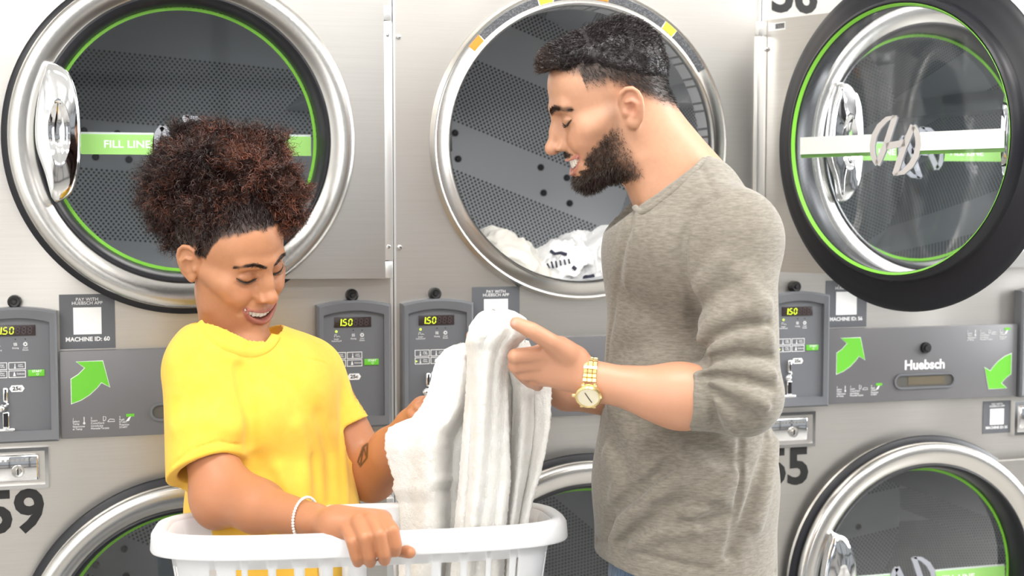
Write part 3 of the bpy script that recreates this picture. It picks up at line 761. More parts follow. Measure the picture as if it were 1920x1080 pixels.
class Frame:
    def __init__(s, R, t, sc=1.0): s.R = np.array(R, float); s.t = np.array(t, float); s.s = sc
    def p(s, *v): return (s.t+s.R @ (s.s*np.array(v, float))).astype(F4)
    def v(s, *v): return (s.R @ np.array(v, float)).astype(F4)
    def inv(s, P_): return ((P_-s.t) @ s.R)/s.s
    def ell(s, c, r, k=0.01, op='u', R=None):
        RR = s.R if R is None else s.R @ np.array(R)
        return Prim(t='e', a=s.p(*c), r1=(np.array(r)*s.s).astype(F4), k=k, op=op, R=RR.astype(F4))
    def cap(s, a, b, r1, r2=None, k=0.01, op='u', w=0, sc=None):
        if sc is not None: sc = (s.v(*sc[0]), sc[1])
        return Prim(t='c', a=s.p(*a), b=s.p(*b), r1=r1*s.s, r2=(r1 if r2 is None else r2)*s.s, k=k, op=op, w=w, sc=sc)
    def line(s, pts, rs, k=0.01, op='u', w=0):
        if not isinstance(rs, (list, tuple)): rs = [rs]*len(pts)
        return Prim(t='p', pts=[s.p(*q) for q in pts], rs=[x*s.s for x in rs], r1=max(rs), r2=max(rs), k=k, op=op, w=w)
def rotm(ax, deg):
    return np.array(Matrix.Rotation(math.radians(deg), 3, ax))

class Snap:
    """finds the face surface of the base masses in head coordinates"""
    def __init__(s, H, prims): s.H = H; s.p = prims
    def y(s, xz, start=-.17):
        xz = np.atleast_2d(np.array(xz, float)); y = np.full(len(xz), start)
        for _ in range(40):
            pt = np.stack([xz[:, 0], y, xz[:, 1]], 1)
            W_ = (s.H.t+s.H.s*(pt @ s.H.R.T)).astype(F4)
            y = y+np.clip(combine(s.p, W_)/s.H.s, -.01, .02)*0.8
        return y
    def __call__(s, pts, off=0.0):
        """pts: (x,z) list -> [(x,y,z)], off>0 is deeper"""
        yy = s.y(pts); offs = off if isinstance(off, (list, tuple)) else [off]*len(pts)
        return [(p[0], float(v)+o, p[1]) for p, v, o in zip(pts, yy, offs)]
def head_prims(H, g):
    """face towards -y, up z, the person's left +x.  g: dict of proportions; feature lines are stored back in g"""
    P_ = []; E = lambda *a, **k: P_.append(H.ell(*a, **k)); C = lambda *a, **k: P_.append(H.cap(*a, **k)); L = lambda *a, **k: P_.append(H.line(*a, **k))
    fem = g['fem']; jw = g['jaw']; nb = g['nose']
    cc_ = g.get('cran', (.020, .040, .092, .080)); E((0, cc_[0], cc_[1]), (.074, cc_[2], cc_[3]), k=.02)
    E((0, -.030, .036), (.064, .058, .058), k=.03)                       # forehead
    E((0, -.026, -.026), (.063*jw, .060, .066), k=.03)                    # mid face
    E((0, -.040, -.064), (.046*jw, .046, .040), k=.025)
    for s in (-1, 1):
        C((s*.054*jw, .000, -.035), (s*.047*jw, -.012, -.076), .015, .013, k=.025)     # jaw corner
        C((s*.044*jw, -.016, -.080), (s*.014, -.070, -.099), .012, .012, k=.022)     # jaw line
        E((s*.046, -.050, -.020), (.021, .023, .015), k=.025)             # cheekbone
        E((s*.0375, -.0660, -.0380), (.0185, .0190, .0155), k=.020)       # smiling cheek
        C((s*.062, -.016, -.012), (s*.050, -.052, -.018), .010, .010, k=.02)
    E((0, -.0765, -.1005), (.018*jw, .016, .0145), k=.018)                # chin
    E((0, -.0610, -.070), (.040, .0300, .029), k=.024)                    # muzzle
    for s in (-1, 1):                                                    # brow
        C((s*.010, -.0865, .0200), (s*.040, -.0745, .0225), .0080-.001*fem, .0070-.001*fem, k=.016)
        E((s*.031, -.0925, .0015), (.0185, .0105, .0120), k=.012, op='s')      # eye hollow
        E((s*.014, -.0930, -.0020), (.0065, .0090, .0120), k=.010, op='s')
    # nose
    C((0, -.0800, .016), (0, -.0955-.002*nb, -.012), .0090, .0085, k=.012)
    C((0, -.0940, -.012), (0, -.1055-.005*nb, -.0320), .0085, .0085, k=.010)
    for s in (-1, 1): C((s*.004, -.0800, .004), (s*.0095, -.0900, -.0330), .0070, .0075, k=.012)
    E((0, -.1085-.0045*nb, -.0345-.003*nb), (.0100-.0012*nb, .0092, .0088), k=.009)
    for s in (-1, 1): E((s*.0130, -.0965, -.0375), (.0078, .0100, .0072), k=.007)
    C((0, -.088, -.040), (0, -.105-.003*nb, -.0405), .006, .0048, k=.006)
    for s in (-1, 1): E((s*.0070, -.1015, -.0450), (.0036, .0058, .0036), k=.003, op='s')
    for s in (-1, 1): E((s*.0315, -.0705, .0000), (.0165, .0138, .0118), k=.006)       # lid over the eyeball
    S = Snap(H, list(P_)); g['snap'] = S
    g['lash'] = []; g['brow'] = []
    for s in (-1, 1):
        L(S([(s*.0155, .0060), (s*.022, .0098), (s*.032, .0112), (s*.0425, .0085), (s*.0485, .0040)]), .0003, k=.0021, op='g', w=-.0019)      # lid crease
        la = [(s*.0160, -.0035), (s*.0200, -.0058), (s*.0260, -.0078), (s*.0330, -.0082), (s*.0400, -.0066), (s*.0460, -.0030), (s*.0500, .0005)]
        L(S(la), .0003, k=.0017, op='g', w=-.0024); g['lash'].append(S(la, -.0002))
        L(S([(s*.018, -.0150), (s*.030, -.0185), (s*.042, -.0155), (s*.052, -.009)]), .0003, k=.0032, op='g', w=-.0014)         # under eye
        L(S([(s*.0175, -.0330), (s*.0250, -.0420), (s*.0345, -.0540), (s*.0405, -.0660)]), .0004, k=.0052, op='g', w=-.0026)    # smile fold
        L(S([(s*.0175, -.0430), (s*.0215, -.0370), (s*.0195, -.0300)]), .0002, k=.0024, op='g', w=-.0016)
        bz = .0235 if fem else .0205
        g['brow'].append(S([(s*.0095, bz-.0045), (s*.0180, bz-.0010), (s*.0300, bz+.0030), (s*.0410, bz+.0020), (s*.0520, bz-.0045)], -.0004))
    # mouth: smiling, open
    mw = g.get('mw', .0330); cz = g.get('cz', -.0590)
    upl = [(-mw, cz), (-.026, -.0612), (-.016, -.0632), (-.006, -.0632), (0, -.0645), (.006, -.0632), (.016, -.0632), (.026, -.0612), (mw, cz)]
    dnl = [(-mw, cz-.001), (-.026, -.0725), (-.016, -.0800), (-.006, -.0835), (0, -.0840), (.006, -.0835), (.016, -.0800), (.026, -.0725), (mw, cz-.001)]
    lf = .86+0.26*fem
    ur = [x*lf for x in (.0012, .0026, .0034, .0040, .0034, .0040, .0034, .0026, .0012)]; dr = [x*lf for x in (.0012, .0030, .0042, .0050, .0052, .0050, .0042, .0030, .0012)]
    U = S(upl, [0, .0005, 0, -.0010, -.0008, -.0010, 0, .0005, 0]); D = S(dnl, [0, .0010, .0005, 0, 0, 0, .0005, .0010, 0])
    g['lips'] = (U, D, ur, dr)
    L(U, ur, k=.005); L(D, dr, k=.005)
    ts = np.linspace(-1, 1, 11); oc = S([(t*mw*.96, -.0726+.0128*t*t) for t in ts]); g['open'] = oc
    hh = [.0064*g.get('op', 1.0)*(1-t*t)**.8+.0005 for t in ts]
    for dy in (-.002, .003, .009, .015):
        m = 1 if dy < .01 else 2
        sub = [(x, y+dy, z) for x, y, z in oc][m:len(oc)-m] if dy > 0.004 else [(x, y+dy, z) for x, y, z in oc]
        hs = hh[m:len(oc)-m] if dy > 0.004 else hh
        for i in range(len(sub)-1): P_.append(H.cap(sub[i], sub[i+1], hs[i], hs[i+1], k=.0014, op='s'))
    cr = S([(mw+.002, cz+.001)])[0]
    for s in (-1, 1): E((s*cr[0], cr[1], cr[2]), (.0020, .0030, .0040), k=.005, op='s')
    for s in (-1, 1): L([(s*.0035, -.098, -.049), (s*.0035, -.0950, -.058)], .0003, k=.0022, op='g', w=.0006)
    L(S([(-.015, -.0895), (0, -.0915), (.015, -.0895)]), .0004, k=.005, op='g', w=-.0022)
    # ears
    for s in (-1, 1):
        x = s*.0725
        ey, ez, es = g.get('ear', (0, 0, 1.0)); X = lambda dx, y, z: (x+s*dx*es, y*es+ey, z*es+ez)
        E(X(.0080, .0090, .000), (.0050, .0180, .0290), k=.006, R=rotm('Z', -s*28))
        c8 = [X(-.001, -.006, .004), X(.003, -.006, .016), X(.008, -.001, .026), X(.0125, .008, .0305), X(.0160, .017, .0285), X(.0180, .0235, .0200), X(.0180, .0255, .009), X(.0160, .0235, -.003), X(.0120, .0180, -.013), X(.0070, .0110, -.0225)]
        L(c8, [.0030, .0034, .0036, .0037, .0037, .0037, .0036, .0036, .0036, .0036], k=.003)
        E(X(.0050, .0035, -.0255), (.0052, .0080, .0085), k=.006)          # lobe
        E(X(.0180, .0050, -.0040), (.0085, .0072, .0105), k=.003, op='s')   # bowl
        E(X(.0205, .0130, .0150), (.0058, .0060, .0095), k=.003, op='s', R=rotm('X', -18))
        L([X(.0115, .0020, .010), X(.0155, .0110, .0100), X(.0175, .0170, .002), X(.0155, .0150, -.008), X(.0105, .0095, -.0160)], .0022, k=.004)
        E(X(.0045, -.0045, -.0070), (.0046, .0036, .0056), k=.004)
    return P_
def poly_dist(pts, q):
    best = None; pts = [np.array(x, float) for x in pts]
    for a, b in zip(pts[:-1], pts[1:]):
        ba = b-a; t = np.clip(((q-a) @ ba)/(ba @ ba+1e-12), 0, 1); d = np.sqrt(((q-a-t[:, None]*ba)**2).sum(1))
        best = d if best is None else np.minimum(best, d)
    return best
def sstep(a, b, x):
    t = np.clip((x-a)/(b-a), 0, 1); return t*t*(3-2*t)
def mixc(c, c2, m): return c+(np.array(c2)-c)*m[:, None]
def teeth_mesh(H, g, hgt=.0106):
    """upper row: one small rounded block for each tooth, following the lips"""
    mb = MB(); S = g['snap']; ws = [.0080, .0064, .0072, .0066, .0060]; x = 0.0
    for i, ww in enumerate(ws):
        xc = x+ww/2; x += ww
        y0, y1 = S.y([(xc, -.066), (xc+.001, -.066)]); a0 = math.atan2(y1-y0, .001)
        zt = -.0655+.0078*(xc/.033)**2; hh = hgt*(.92 if i == 1 else 1.0)*(1-.35*(xc/.033)**2)
        for s in (-1, 1):
            a = a0*s; m0 = len(mb.v); mb.rbox(-ww*.485, ww*.485, -.0022, .0022, -hh, .003, .0012, 2)
            for q in range(m0, len(mb.v)):
                vx, vy, vz = mb.v[q]; ca, sa = math.cos(a), math.sin(a)
                mb.v[q] = tuple(H.p(s*xc*.97+vx*ca-vy*sa, y0+g.get('ty', .0050)+vx*sa+vy*ca, zt+vz))
    return mb
def ribbons(roots, dirs, length, width, curl, nseg, seed=1, curl_r=0.004, curl_f=1.0, grav=(0, 0, 0), taper=True, bend=None):
    """strands of hair as narrow strips: (n,3) roots, (n,3) directions"""
    r = np.random.default_rng(seed); n = len(roots)
    d = dirs/np.linalg.norm(dirs, axis=1, keepdims=True)
    a = np.cross(d, r.normal(size=(n, 3))); a /= np.linalg.norm(a, axis=1, keepdims=True); b = np.cross(d, a)
    L = length if np.ndim(length) else np.full(n, length)
    ph = r.random(n)*6.283; fr = curl_f*(0.7+0.6*r.random(n)); cr = curl_r*(0.5+r.random(n))
    P0 = []
    for j in range(nseg+1):
        t = j/nseg; s = L*t
        ang = ph+fr*6.283*t; amp = cr*min(1, t*3)
        p = roots+d*s[:, None]+(a*np.cos(ang)[:, None]+b*np.sin(ang)[:, None])*amp[:, None]*curl+np.array(grav)*(s**2)[:, None]
        if bend is not None: p = p+bend*(t*t*L)[:, None]
        P0.append(p)
    P0 = np.stack(P0, 1)                                  # n, seg+1, 3
    T = np.gradient(P0, axis=1); T /= np.linalg.norm(T, axis=2, keepdims=True)+1e-9
    side = np.cross(T, r.normal(size=(n, 1, 3))); side /= np.linalg.norm(side, axis=2, keepdims=True)+1e-9
    wj = np.array([width*(1-(0.75*(j/nseg)**2 if taper else 0)) for j in range(nseg+1)])[None, :, None]/2
    V = np.stack([P0-side*wj, P0+side*wj], 2).reshape(-1, 3)
    k = nseg+1; base = (np.arange(n)*k*2)[:, None]+np.arange(nseg)[None, :]*2
    Q = np.stack([base, base+1, base+3, base+2], -1).reshape(-1, 4)
    return V, Q, k*2

# ------------------------------------------------------------------ people
HM = Frame([[-0.2043, 0.9097, -0.3616], [-0.9717, -0.2331, -0.0374], [-0.1183, 0.3437, 0.9316]], [-0.0183, -0.6395, 1.6538], 1.04)
HW = Frame([[0.8106, -0.5823, 0.0618], [0.5507, 0.7222, -0.4184], [0.199, 0.3732, 0.9061]], [-0.6055, -0.3937, 1.4055], 1.0)
def frame_of(fwd, t):
    f = np.array(fwd, float); f /= np.linalg.norm(f); x = np.cross(ZU, f); return Frame(np.array([x, -f, ZU]).T, t)
WF = Frame(np.eye(3), (0, 0, 0))                     # world coordinates
def PC(a, b, r1, r2=None, k=0.02, op='u', w=0, sc=None):
    """capsule between two (px,py,depth) stations"""
    return WF.cap(P(*a), P(*b), r1, r2, k, op, w, sc)
def PE(c, r, k=0.02, op='u', fr=WF, R=None):
    RR = fr.R if R is None else fr.R @ R
    return Prim(t='e', a=P(*c).astype(F4), r1=np.array(r, F4), k=k, op=op, R=RR.astype(F4))
def PL(pts, rs, k=0.006, op='u', w=0):
    return WF.line([P(*q) for q in pts], rs, k, op, w)
class CamSnap:
    """first surface met along a line of sight (used to lay seams, folds and prints on cloth and skin)"""
    def __init__(s, prims, d0): s.p = prims; s.d0 = d0
    def __call__(s, pts, off=0.0, it=60):
        pts = np.array(pts, float); D = (FW[None]+RT[None]*((pts[:, 0]-960)/FPX)[:, None]-UPV[None]*((pts[:, 1]-540)/FPX)[:, None])
        d = np.full(len(pts), s.d0)
        for _ in range(it): d = d+np.clip(combine(s.p, (CAMP+D*d[:, None]).astype(F4)), -.02, .03)*0.8
        d += off; return [CAMP+a*b for a, b in zip(D, d)]
def folds(prims, d0, lst):
    """lst: (points in px, width, depth) ; negative depth = crease"""
    S = CamSnap(list(prims), d0); out = []
    for pts, k, w in lst:
        q = S(pts); 
        if max(np.linalg.norm(a-b) for a, b in zip(q[:-1], q[1:])) > 0.25: continue
        out.append(Prim(t='p', pts=[a.astype(F4) for a in q], rs=[.0003]*len(q), r1=.0003, r2=.0003, k=k, op='g', w=w))
    return out
def cutter(cuts):
    """cuts: (centre, normal, radius): cloth beyond the plane and near the centre is cut away"""
    def post(p, f):
        for c, n, R in cuts:
            n = np.array(n)/np.linalg.norm(n); d = p-c
            A = np.maximum(-(d @ n), np.sqrt((d*d).sum(-1))-R); f = np.maximum(f, -A)
        return f
    return post
def sample(V, Q, mask, n, seed=3):
    r = np.random.default_rng(seed); N = mesh_normals(V, Q); idx = r.choice(len(V), n, p=mask/mask.sum())
    return V[idx]+r.normal(size=(n, 3))*.0006, N[idx], idx
def skin_mat(name, rough=0.42, sub=0.12):
    M = mat(name, (0.5, 0.3, 0.2), rough, attr='Col', sub=sub, subr=(1.0, 0.35, 0.18), spec=0.45)
    add_bump(M, (1, 1, 1), 900, 0.12, 0.0006, 3)
    return M
M_SKIN = skin_mat('skin')
M_TEETH = mat('teeth_enamel', (0.86, 0.83, 0.76), 0.22, coat=0.3)
M_LASH = mat('eyelash', (0.012, 0.008, 0.006), 0.6)
def hair_mat(name, rough=0.42):
    M = mat(name, (0.02, 0.012, 0.01), rough, attr='Col', spec=0.5); return M
M_HAIR = hair_mat('hair')
M_HCORE = mat('hair_underlayer', (0.012, 0.006, 0.005), 0.95, spec=0.05)
def cloth_mat(name, c1, c2, scale, stretch, sheen=0.25, weave=1500, bump=0.3, lo=.35, hi=.65):
    M = mat(name, c1, 0.85, sheen=sheen, spec=0.2)
    n1, b1 = add_bump(M, (1, 1, 1), weave, bump, 0.0008, 2)
    tc = nd(M, 'ShaderNodeTexCoord'); mp = nd(M, 'ShaderNodeMapping'); mp.inputs['Scale'].default_value = stretch
    no = nd(M, 'ShaderNodeTexNoise'); no.inputs['Scale'].default_value = scale; no.inputs['Detail'].default_value = 5; no.inputs['Roughness'].default_value = .65
    lk(M, tc.outputs['Object'], mp.inputs['Vector']); lk(M, mp.outputs['Vector'], no.inputs['Vector'])
    vary(M, no, c1, c2, lo, hi); return M
M_HEATHER = cloth_mat('heather_jersey', (0.165, 0.146, 0.118), (0.255, 0.230, 0.190), 75, (1, 1, 5), weave=1100)
M_YEL = cloth_mat('yellow_cotton', (0.86, 0.515, 0.060), (0.90, 0.56, 0.080), 30, (1, 1, 1), weave=1300, bump=.22, sheen=.15)
M_DENIM = cloth_mat('denim', (0.045, 0.085, 0.16), (0.16, 0.24, 0.36), 40, (4, 4, 1), weave=1200, bump=.4)
M_SHOE = mat('shoe_leather', (0.75, 0.74, 0.72), 0.5)
def finger(pts, r, k=0.004):
    n = len(pts); rs = [r*(1.0-.07*i) for i in range(n)]; rs[-1] = r*.80
    return PL(pts, rs, k)
def paint_face(H, g, V, base, lip, q=None):
    q = H.inv(V) if q is None else q
    c = np.tile(np.array(base, float), (len(V), 1)); n = vnoise(V, 38, 4)*.5+vnoise(V, 120, 5)*.5
    c *= (1+.05*n)[:, None]
    head = sstep(-.16, -.12, q[:, 2])
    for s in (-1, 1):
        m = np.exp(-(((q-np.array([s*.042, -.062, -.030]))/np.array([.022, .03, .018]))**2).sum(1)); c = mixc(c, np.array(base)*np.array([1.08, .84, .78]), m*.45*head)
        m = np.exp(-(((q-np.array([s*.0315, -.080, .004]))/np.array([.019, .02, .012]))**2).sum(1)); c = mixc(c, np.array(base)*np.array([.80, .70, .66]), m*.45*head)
    m = np.exp(-(((q-np.array([0, -.108, -.034]))/np.array([.013, .015, .011]))**2).sum(1)); c = mixc(c, np.array(base)*np.array([1.1, .86, .80]), m*.4)
    U, D, ur, dr = g['lips']
    for Ln, rr in ((U, np.mean(ur[2:7])*1.05), (D, np.mean(dr[2:7])*1.10)):
        d = poly_dist(Ln, q); c = mixc(c, lip, (1-sstep(rr*.85, rr*1.45, d))*.9)
    d = poly_dist(g['open'], q); ins = (1-sstep(.008, .0095, d))*sstep(.0025, .0045, q[:, 1]-g['snap'].y([(0, -.0726)])[0]-(q[:, 0]/.033)**2*.012)
    c = mixc(c, (0.10, 0.018, 0.015), ins)
    for s in (-1, 1):
        m = np.exp(-(((q-np.array([s*.0070, -.1010, -.0440]))/.0042)**2).sum(1)); c = mixc(c, np.array(base)*.12, np.clip(m*1.4, 0, 1))
    return c, q
def brows(H, g, body, col, n=170, w=.0009, L0=.008, thick=.0030):
    r = np.random.default_rng(9); rt_ = []; dr_ = []
    for s, br in zip((-1, 1), g['brow']):
        b = [np.array(x) for x in br]
        for i in range(n):
            t = r.random()*(len(b)-1.001); k = int(t); u = t-k; p = b[k]*(1-u)+b[k+1]*u
            tn = b[k+1]-b[k]; tn /= np.linalg.norm(tn); th = thick*(1.0 if t < 2.2 else max(.3, 1-(t-2.2)*.4))*(0.7 if t < .4 else 1)
            p = p+np.array([0, 0, r.normal()*th*.55]); rt_.append(H.p(*p)); dr_.append(H.v(*(tn+np.array([0, -.22, .25 if t < 1.5 else -.05])+r.normal(size=3)*.12)))
    V, Q, k = ribbons(np.array(rt_, float), np.array(dr_, float), L0*H.s*(0.6+.6*r.random(len(rt_))), w, .2, 4, 3, .0006)
    c = np.repeat(np.array(col)[None]*(0.7+.6*r.random((len(rt_), 1))), k, 0)
    return link('eyebrows', quad_mesh('eyebrows', V, Q, c), M_HAIR, body)
def lashes(H, g, body, L0=.007, thick=.0009):
    r = random.Random(4)
    for s, la in zip((-1, 1), g['lash']):
        mb = MB(); pts = [H.p(*p) for p in la]; mb.tube([tuple(p) for p in pts], [thick*.35]+[thick]*(len(pts)-2)+[thick*.5], 6)
        for i in range(26):
            t = (0.12+.88*i/25)*(len(la)-1.001); k = int(t); u = t-k; p = np.array(la[k])*(1-u)+np.array(la[k+1])*u
            d = np.array([s*(.10+.55*(t/(len(la)-1))), -.95, -.55-.1*r.random()]); d /= np.linalg.norm(d); ll = L0*(.6+.5*t/(len(la)-1))
            q = [p, p+d*ll*.5, p+d*ll+np.array([0, 0, .0022])]
            mb.tube([tuple(H.p(*x)) for x in q], [.00032, .00026, .0001], 4)
        mb.build('eyelashes', M_LASH, body, 60)['kind'] = 'stuff'

def collar_mesh(pts, r):
    pts = [Vector(p) for p in pts]; q = []
    for i in range(len(pts)-1):
        a, b, c, d = pts[max(i-1, 0)], pts[i], pts[i+1], pts[min(i+2, len(pts)-1)]
        for k in range(6): t = k/6; q.append(.5*((2*b)+(c-a)*t+(2*a-5*b+4*c-d)*t*t+(-a+3*b-3*c+d)*t**3))
    q.append(pts[-1]); v = []; f = []; n = 14; fw = Vector(FW)
    for i, p in enumerate(q):
        t = (q[min(i+1, len(q)-1)]-q[max(i-1, 0)]).normalized(); s = t.cross(fw).normalized(); w = s.cross(t).normalized()
        for j in range(n): a = 2*PI*j/n; v.append(tuple(p+s*r*math.cos(a)+w*.0032*math.sin(a)))
    f = [(i*n+j, i*n+(j+1) % n, (i+1)*n+(j+1) % n, (i+1)*n+j) for i in range(len(q)-1) for j in range(n)]+[tuple(range(n)), tuple(range((len(q)-1)*n, len(q)*n))]
    return pyd('collar', v, f, 60)
def trousers(parent, fr, hip, hipw, floor_xy, m, shoe):
    """fr: body frame; hip: world point; legs down to the floor"""
    X, Y = fr.R[:, 0], fr.R[:, 1]
    pr = [Prim(t='e', a=(hip+ZU*.02).astype(F4), r1=A3(hipw*.95, .125, .13), k=.03, op='u', R=fr.R.astype(F4))]
    feet = []
    for s in (-1, 1):
        h = hip+X*s*.085-ZU*.05; kn = np.array([*(h+X*s*.02-Y*.01)[:2], .49]); an = np.array([*(h+X*s*.04+Y*.02)[:2], .10])
        pr += [WF.cap(h, kn, .092, .066, .03), WF.cap(kn, an, .066, .056, .02)]; feet.append(an)
    for i in range(14):
        an = feet[i % 2]; z = .12+.05*(i//2); a = i*1.7
        pr.append(WF.line([an+np.array([.06*math.cos(a+t), .06*math.sin(a+t), z-.1+.012*t]) for t in (0, .7, 1.4)], .0003, .008, 'g', .003))
    V, Q = sculpt(pr, .006); t = link('trousers', quad_mesh('trousers', V, Q), m, parent)
    for an in feet:
        d = -Y
        sp = [WF.cap(np.array([*an[:2], .045])-d*.04, np.array([*an[:2], .035])+d*.15, .038, .030, .02), WF.cap(np.array([*an[:2], .06])-d*.02, np.array([*an[:2], .11])-d*.02, .042, .045, .02)]
        V, Q = sculpt(sp, .004, post=lambda p, f: np.maximum(f, .001-p[:, 2])); link('shoe', quad_mesh('shoe', V, Q), shoe, parent)
    return t

# ---- the bearded man
def build_man():
    fr = Frame(np.array([-FH, RT, ZU]).T, (0, 0, 0))
    base0 = P(1285, 1000, 2.33); e = empty('person', (base0[0], base0[1], 0)); bpy.context.view_layer.update()
    tag(e, 'bearded man in a heather grey long-sleeved shirt holding up the white towel and smiling', 'person')
    root = e; inv = Matrix.Translation((-base0[0], -base0[1], 0)); 
    def add(name, me, m, par=root):
        o = link(name, me, m, par); 
        if par is root: o.matrix_parent_inverse = inv
        return o
    g = dict(fem=0, jaw=1.0, nose=1.0, mw=.0395, op=1.4, cz=-.0570, cran=(.013, .037, .0850, .0735), ear=(.009, -.009, .92))
    pr = head_prims(HM, g)
    body = list(pr)
    body += [PC((1185, 225, 2.30), (1262, 385, 2.315), .054, .060, .035), PC((1222, 225, 2.305), (1330, 360, 2.33), .040, .050, .04),
             PC((1200, 300, 2.27), (1222, 385, 2.28), .012, .012, .02), PE((1192, 322, 2.300), (.012, .012, .014), .02),
             PC((1300, 400, 2.22), (1290, 405, 2.42), .035, .035, .03), PC((1290, 400, 2.32), (1285, 1000, 2.32), .030, .030, .03),
             PC((1300, 410, 2.22), (1372, 460, 2.155), .035, .036, .03), PC((1372, 460, 2.155), (1388, 735, 2.105), .036, .034, .03),
             PC((1290, 410, 2.42), (1250, 460, 2.45), .035, .035, .03), PC((1250, 460, 2.45), (1285, 760, 2.42), .035, .038, .03)]
    # near (left) forearm and hand
    body += [PC((1388, 740, 2.105), (1290, 742, 2.11), .034, .0425, .02), PC((1290, 742, 2.11), (1265, 741, 2.11), .0425, .0430, .02), PC((1265, 741, 2.11), (1118, 716, 2.12), .0430, .0265, .02, sc=(FH, .86)),
             PC((1285, 756, 2.11), (1225, 745, 2.11), .026, .022, .03)]
    body += [PC((1122, 716, 2.12), (1060, 692, 2.125), .0255, .026, .015, sc=(FH, .80)),
             PC((1072, 690, 2.125), (1020, 668, 2.115), .024, .019, .014, sc=(FH, .8)), PC((1075, 700, 2.13), (1022, 698, 2.125), .024, .019, .014, sc=(FH, .8)),
             PC((1076, 672, 2.118), (1050, 652, 2.105), .020, .017, .014)]
    body += [finger([(1024, 662, 2.110), (966, 668, 2.098), (984, 690, 2.150), (1000, 694, 2.165)], .0125, .008),
             finger([(1022, 680, 2.118), (966, 686, 2.110), (982, 704, 2.160), (1000, 706, 2.175)], .0120, .006),
             finger([(1026, 696, 2.125), (980, 702, 2.124), (994, 716, 2.170), (1010, 716, 2.180)], .0112, .006),
             finger([(1034, 712, 2.135), (1002, 714, 2.140), (1008, 724, 2.175)], .0100, .006),
             PL([(1062, 662, 2.105), (1030, 640, 2.085), (998, 620, 2.075), (968, 606, 2.082)], [.0165, .0135, .0122, .0098], .008),
             PL([(1000, 622, 2.066), (1003, 617, 2.066)], [.0005]*2, .003, 'g', -.0012)]
    # far (right) forearm and hand behind the towel
    body += [PC((1285, 760, 2.42), (1062, 736, 2.31), .042, .027, .02), PC((1062, 736, 2.31), (985, 690, 2.27), .027, .026, .015),
             PC((1000, 700, 2.27), (930, 650, 2.255), .026, .022, .015),
             finger([(945, 642, 2.25), (905, 625, 2.245), (884, 630, 2.235)], .0112, .005), finger([(938, 652, 2.255), (900, 640, 2.25), (884, 648, 2.24)], .0108, .005),
             finger([(935, 664, 2.26), (900, 655, 2.255), (888, 665, 2.245)], .0104, .005), finger([(935, 676, 2.26), (905, 670, 2.26), (895, 680, 2.25)], .0095, .005),
             finger([(960, 640, 2.25), (930, 615, 2.235), (905, 608, 2.225)], .0120, .006)]
    t0 = time.time()
    V, Q = sculpt_body(body, P(1262, 402, 2.31)[2])
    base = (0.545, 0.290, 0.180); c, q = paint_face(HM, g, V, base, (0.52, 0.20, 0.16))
    x, y, z = q.T; ax = np.abs(x)
    nz = vnoise(V, 90, 2)
    # hair: fade on the sides, stubble into the beard
    hairline = np.where(y < -.038, .052+np.clip((-.038-y)*.5, 0, .03), np.where(y < -.0, .022+np.clip(-y-.012, 0, .1)*.35, .020-np.clip(y, 0, .1)*.82))
    hairline = hairline+.005*(y > -.035); side = sstep(-.004, .024, z-hairline+.002*nz)*sstep(-.16, -.10, z)
    side = np.where((y < -.045) & (z < .060), 0, side)
    side *= np.where((ax > .060) & (np.abs(y-.020) < .03) & (z < .026) & (z > -.03) & (ax > .0765), 0, 1)
    c = mixc(c, (0.030, 0.020, 0.017), np.clip(side, 0, 1)*.93)
    jawline = -.028-np.clip(-.020-y, 0, .1)*.62-np.clip(ax-.0, 0, 0)
    be = sstep(-.002, .012, jawline-z+.003*nz)*sstep(-.020, -.028, -(-y)-0) if False else sstep(-.004, .010, jawline-z+.003*nz)
    be *= sstep(-.002, -.020, y+.12*(z+.03))*sstep(-.124, -.112, z)
    be *= .55+.45*sstep(-.012, -.040, y)
    U, D, ur, dr = g['lips']; dl = np.minimum(poly_dist(U, q), poly_dist(D, q)); keep = sstep(.0050, .0095, dl)
    mous = (1-sstep(.005, .009, poly_dist([(-.034, -.082, -.0620), (-.030, -.086, -.0600), (-.015, -.093, -.0555), (0, -.097, -.0545), (.015, -.093, -.0555), (.030, -.086, -.0600)], q)))*keep*.9
    soul = np.exp(-((x/.010)**2+((z+.0925)/.005)**2))*(y < -.06)*.5
    chk = np.where((y < -.070) & (z > -.088), np.where(z > -.080, sstep(.0385, .0470, ax), sstep(.022, .034, ax)), 1.0)
    bm = np.clip(np.maximum(be*keep*chk, np.maximum(mous, soul)), 0, 1)
    bm = np.where((z < -.094) & (y < -.05), np.maximum(bm, sstep(-.094, -.100, z)*(z > -.125)), bm)
    c = mixc(c, (0.035, 0.020, 0.014), bm*.86)
    c = mixc(c, (0.05, 0.03, 0.022), .42*np.exp(-(((y+.012)/.011)**2+((z+.008)/.022)**2))*(ax > .05))
    for s, br in zip((-1, 1), g['brow']): c = mixc(c, (0.05, 0.028, 0.02), (1-sstep(.0020, .0062, poly_dist(br, q)))*.70)
    # far from the head: a little redder hands
    hnd = sstep(1.46, 1.35, V[:, 2]); c = mixc(c, (0.53, 0.255, 0.155), hnd*.5)
    tn = P(960, 605, 2.070); c = mixc(c, (0.70, 0.42, 0.36), np.exp(-(np.linalg.norm(V-tn, axis=1)/.0065)**4)*.8)
    ered = np.exp(-(((q-np.array([.083, .018, -.007]))/np.array([.012, .014, .022]))**2).sum(1)); c = mixc(c, (0.50, 0.16, 0.10), ered*.55)
    bo = add('body', quad_mesh('body', V, Q, c), M_SKIN)
    teeth_mesh(HM, g).build('teeth', M_TEETH, bo); lashes(HM, g, bo, .0065, .0013); brows(HM, g, bo, (0.035, 0.020, 0.014), 240, .0008, .009, .0046)
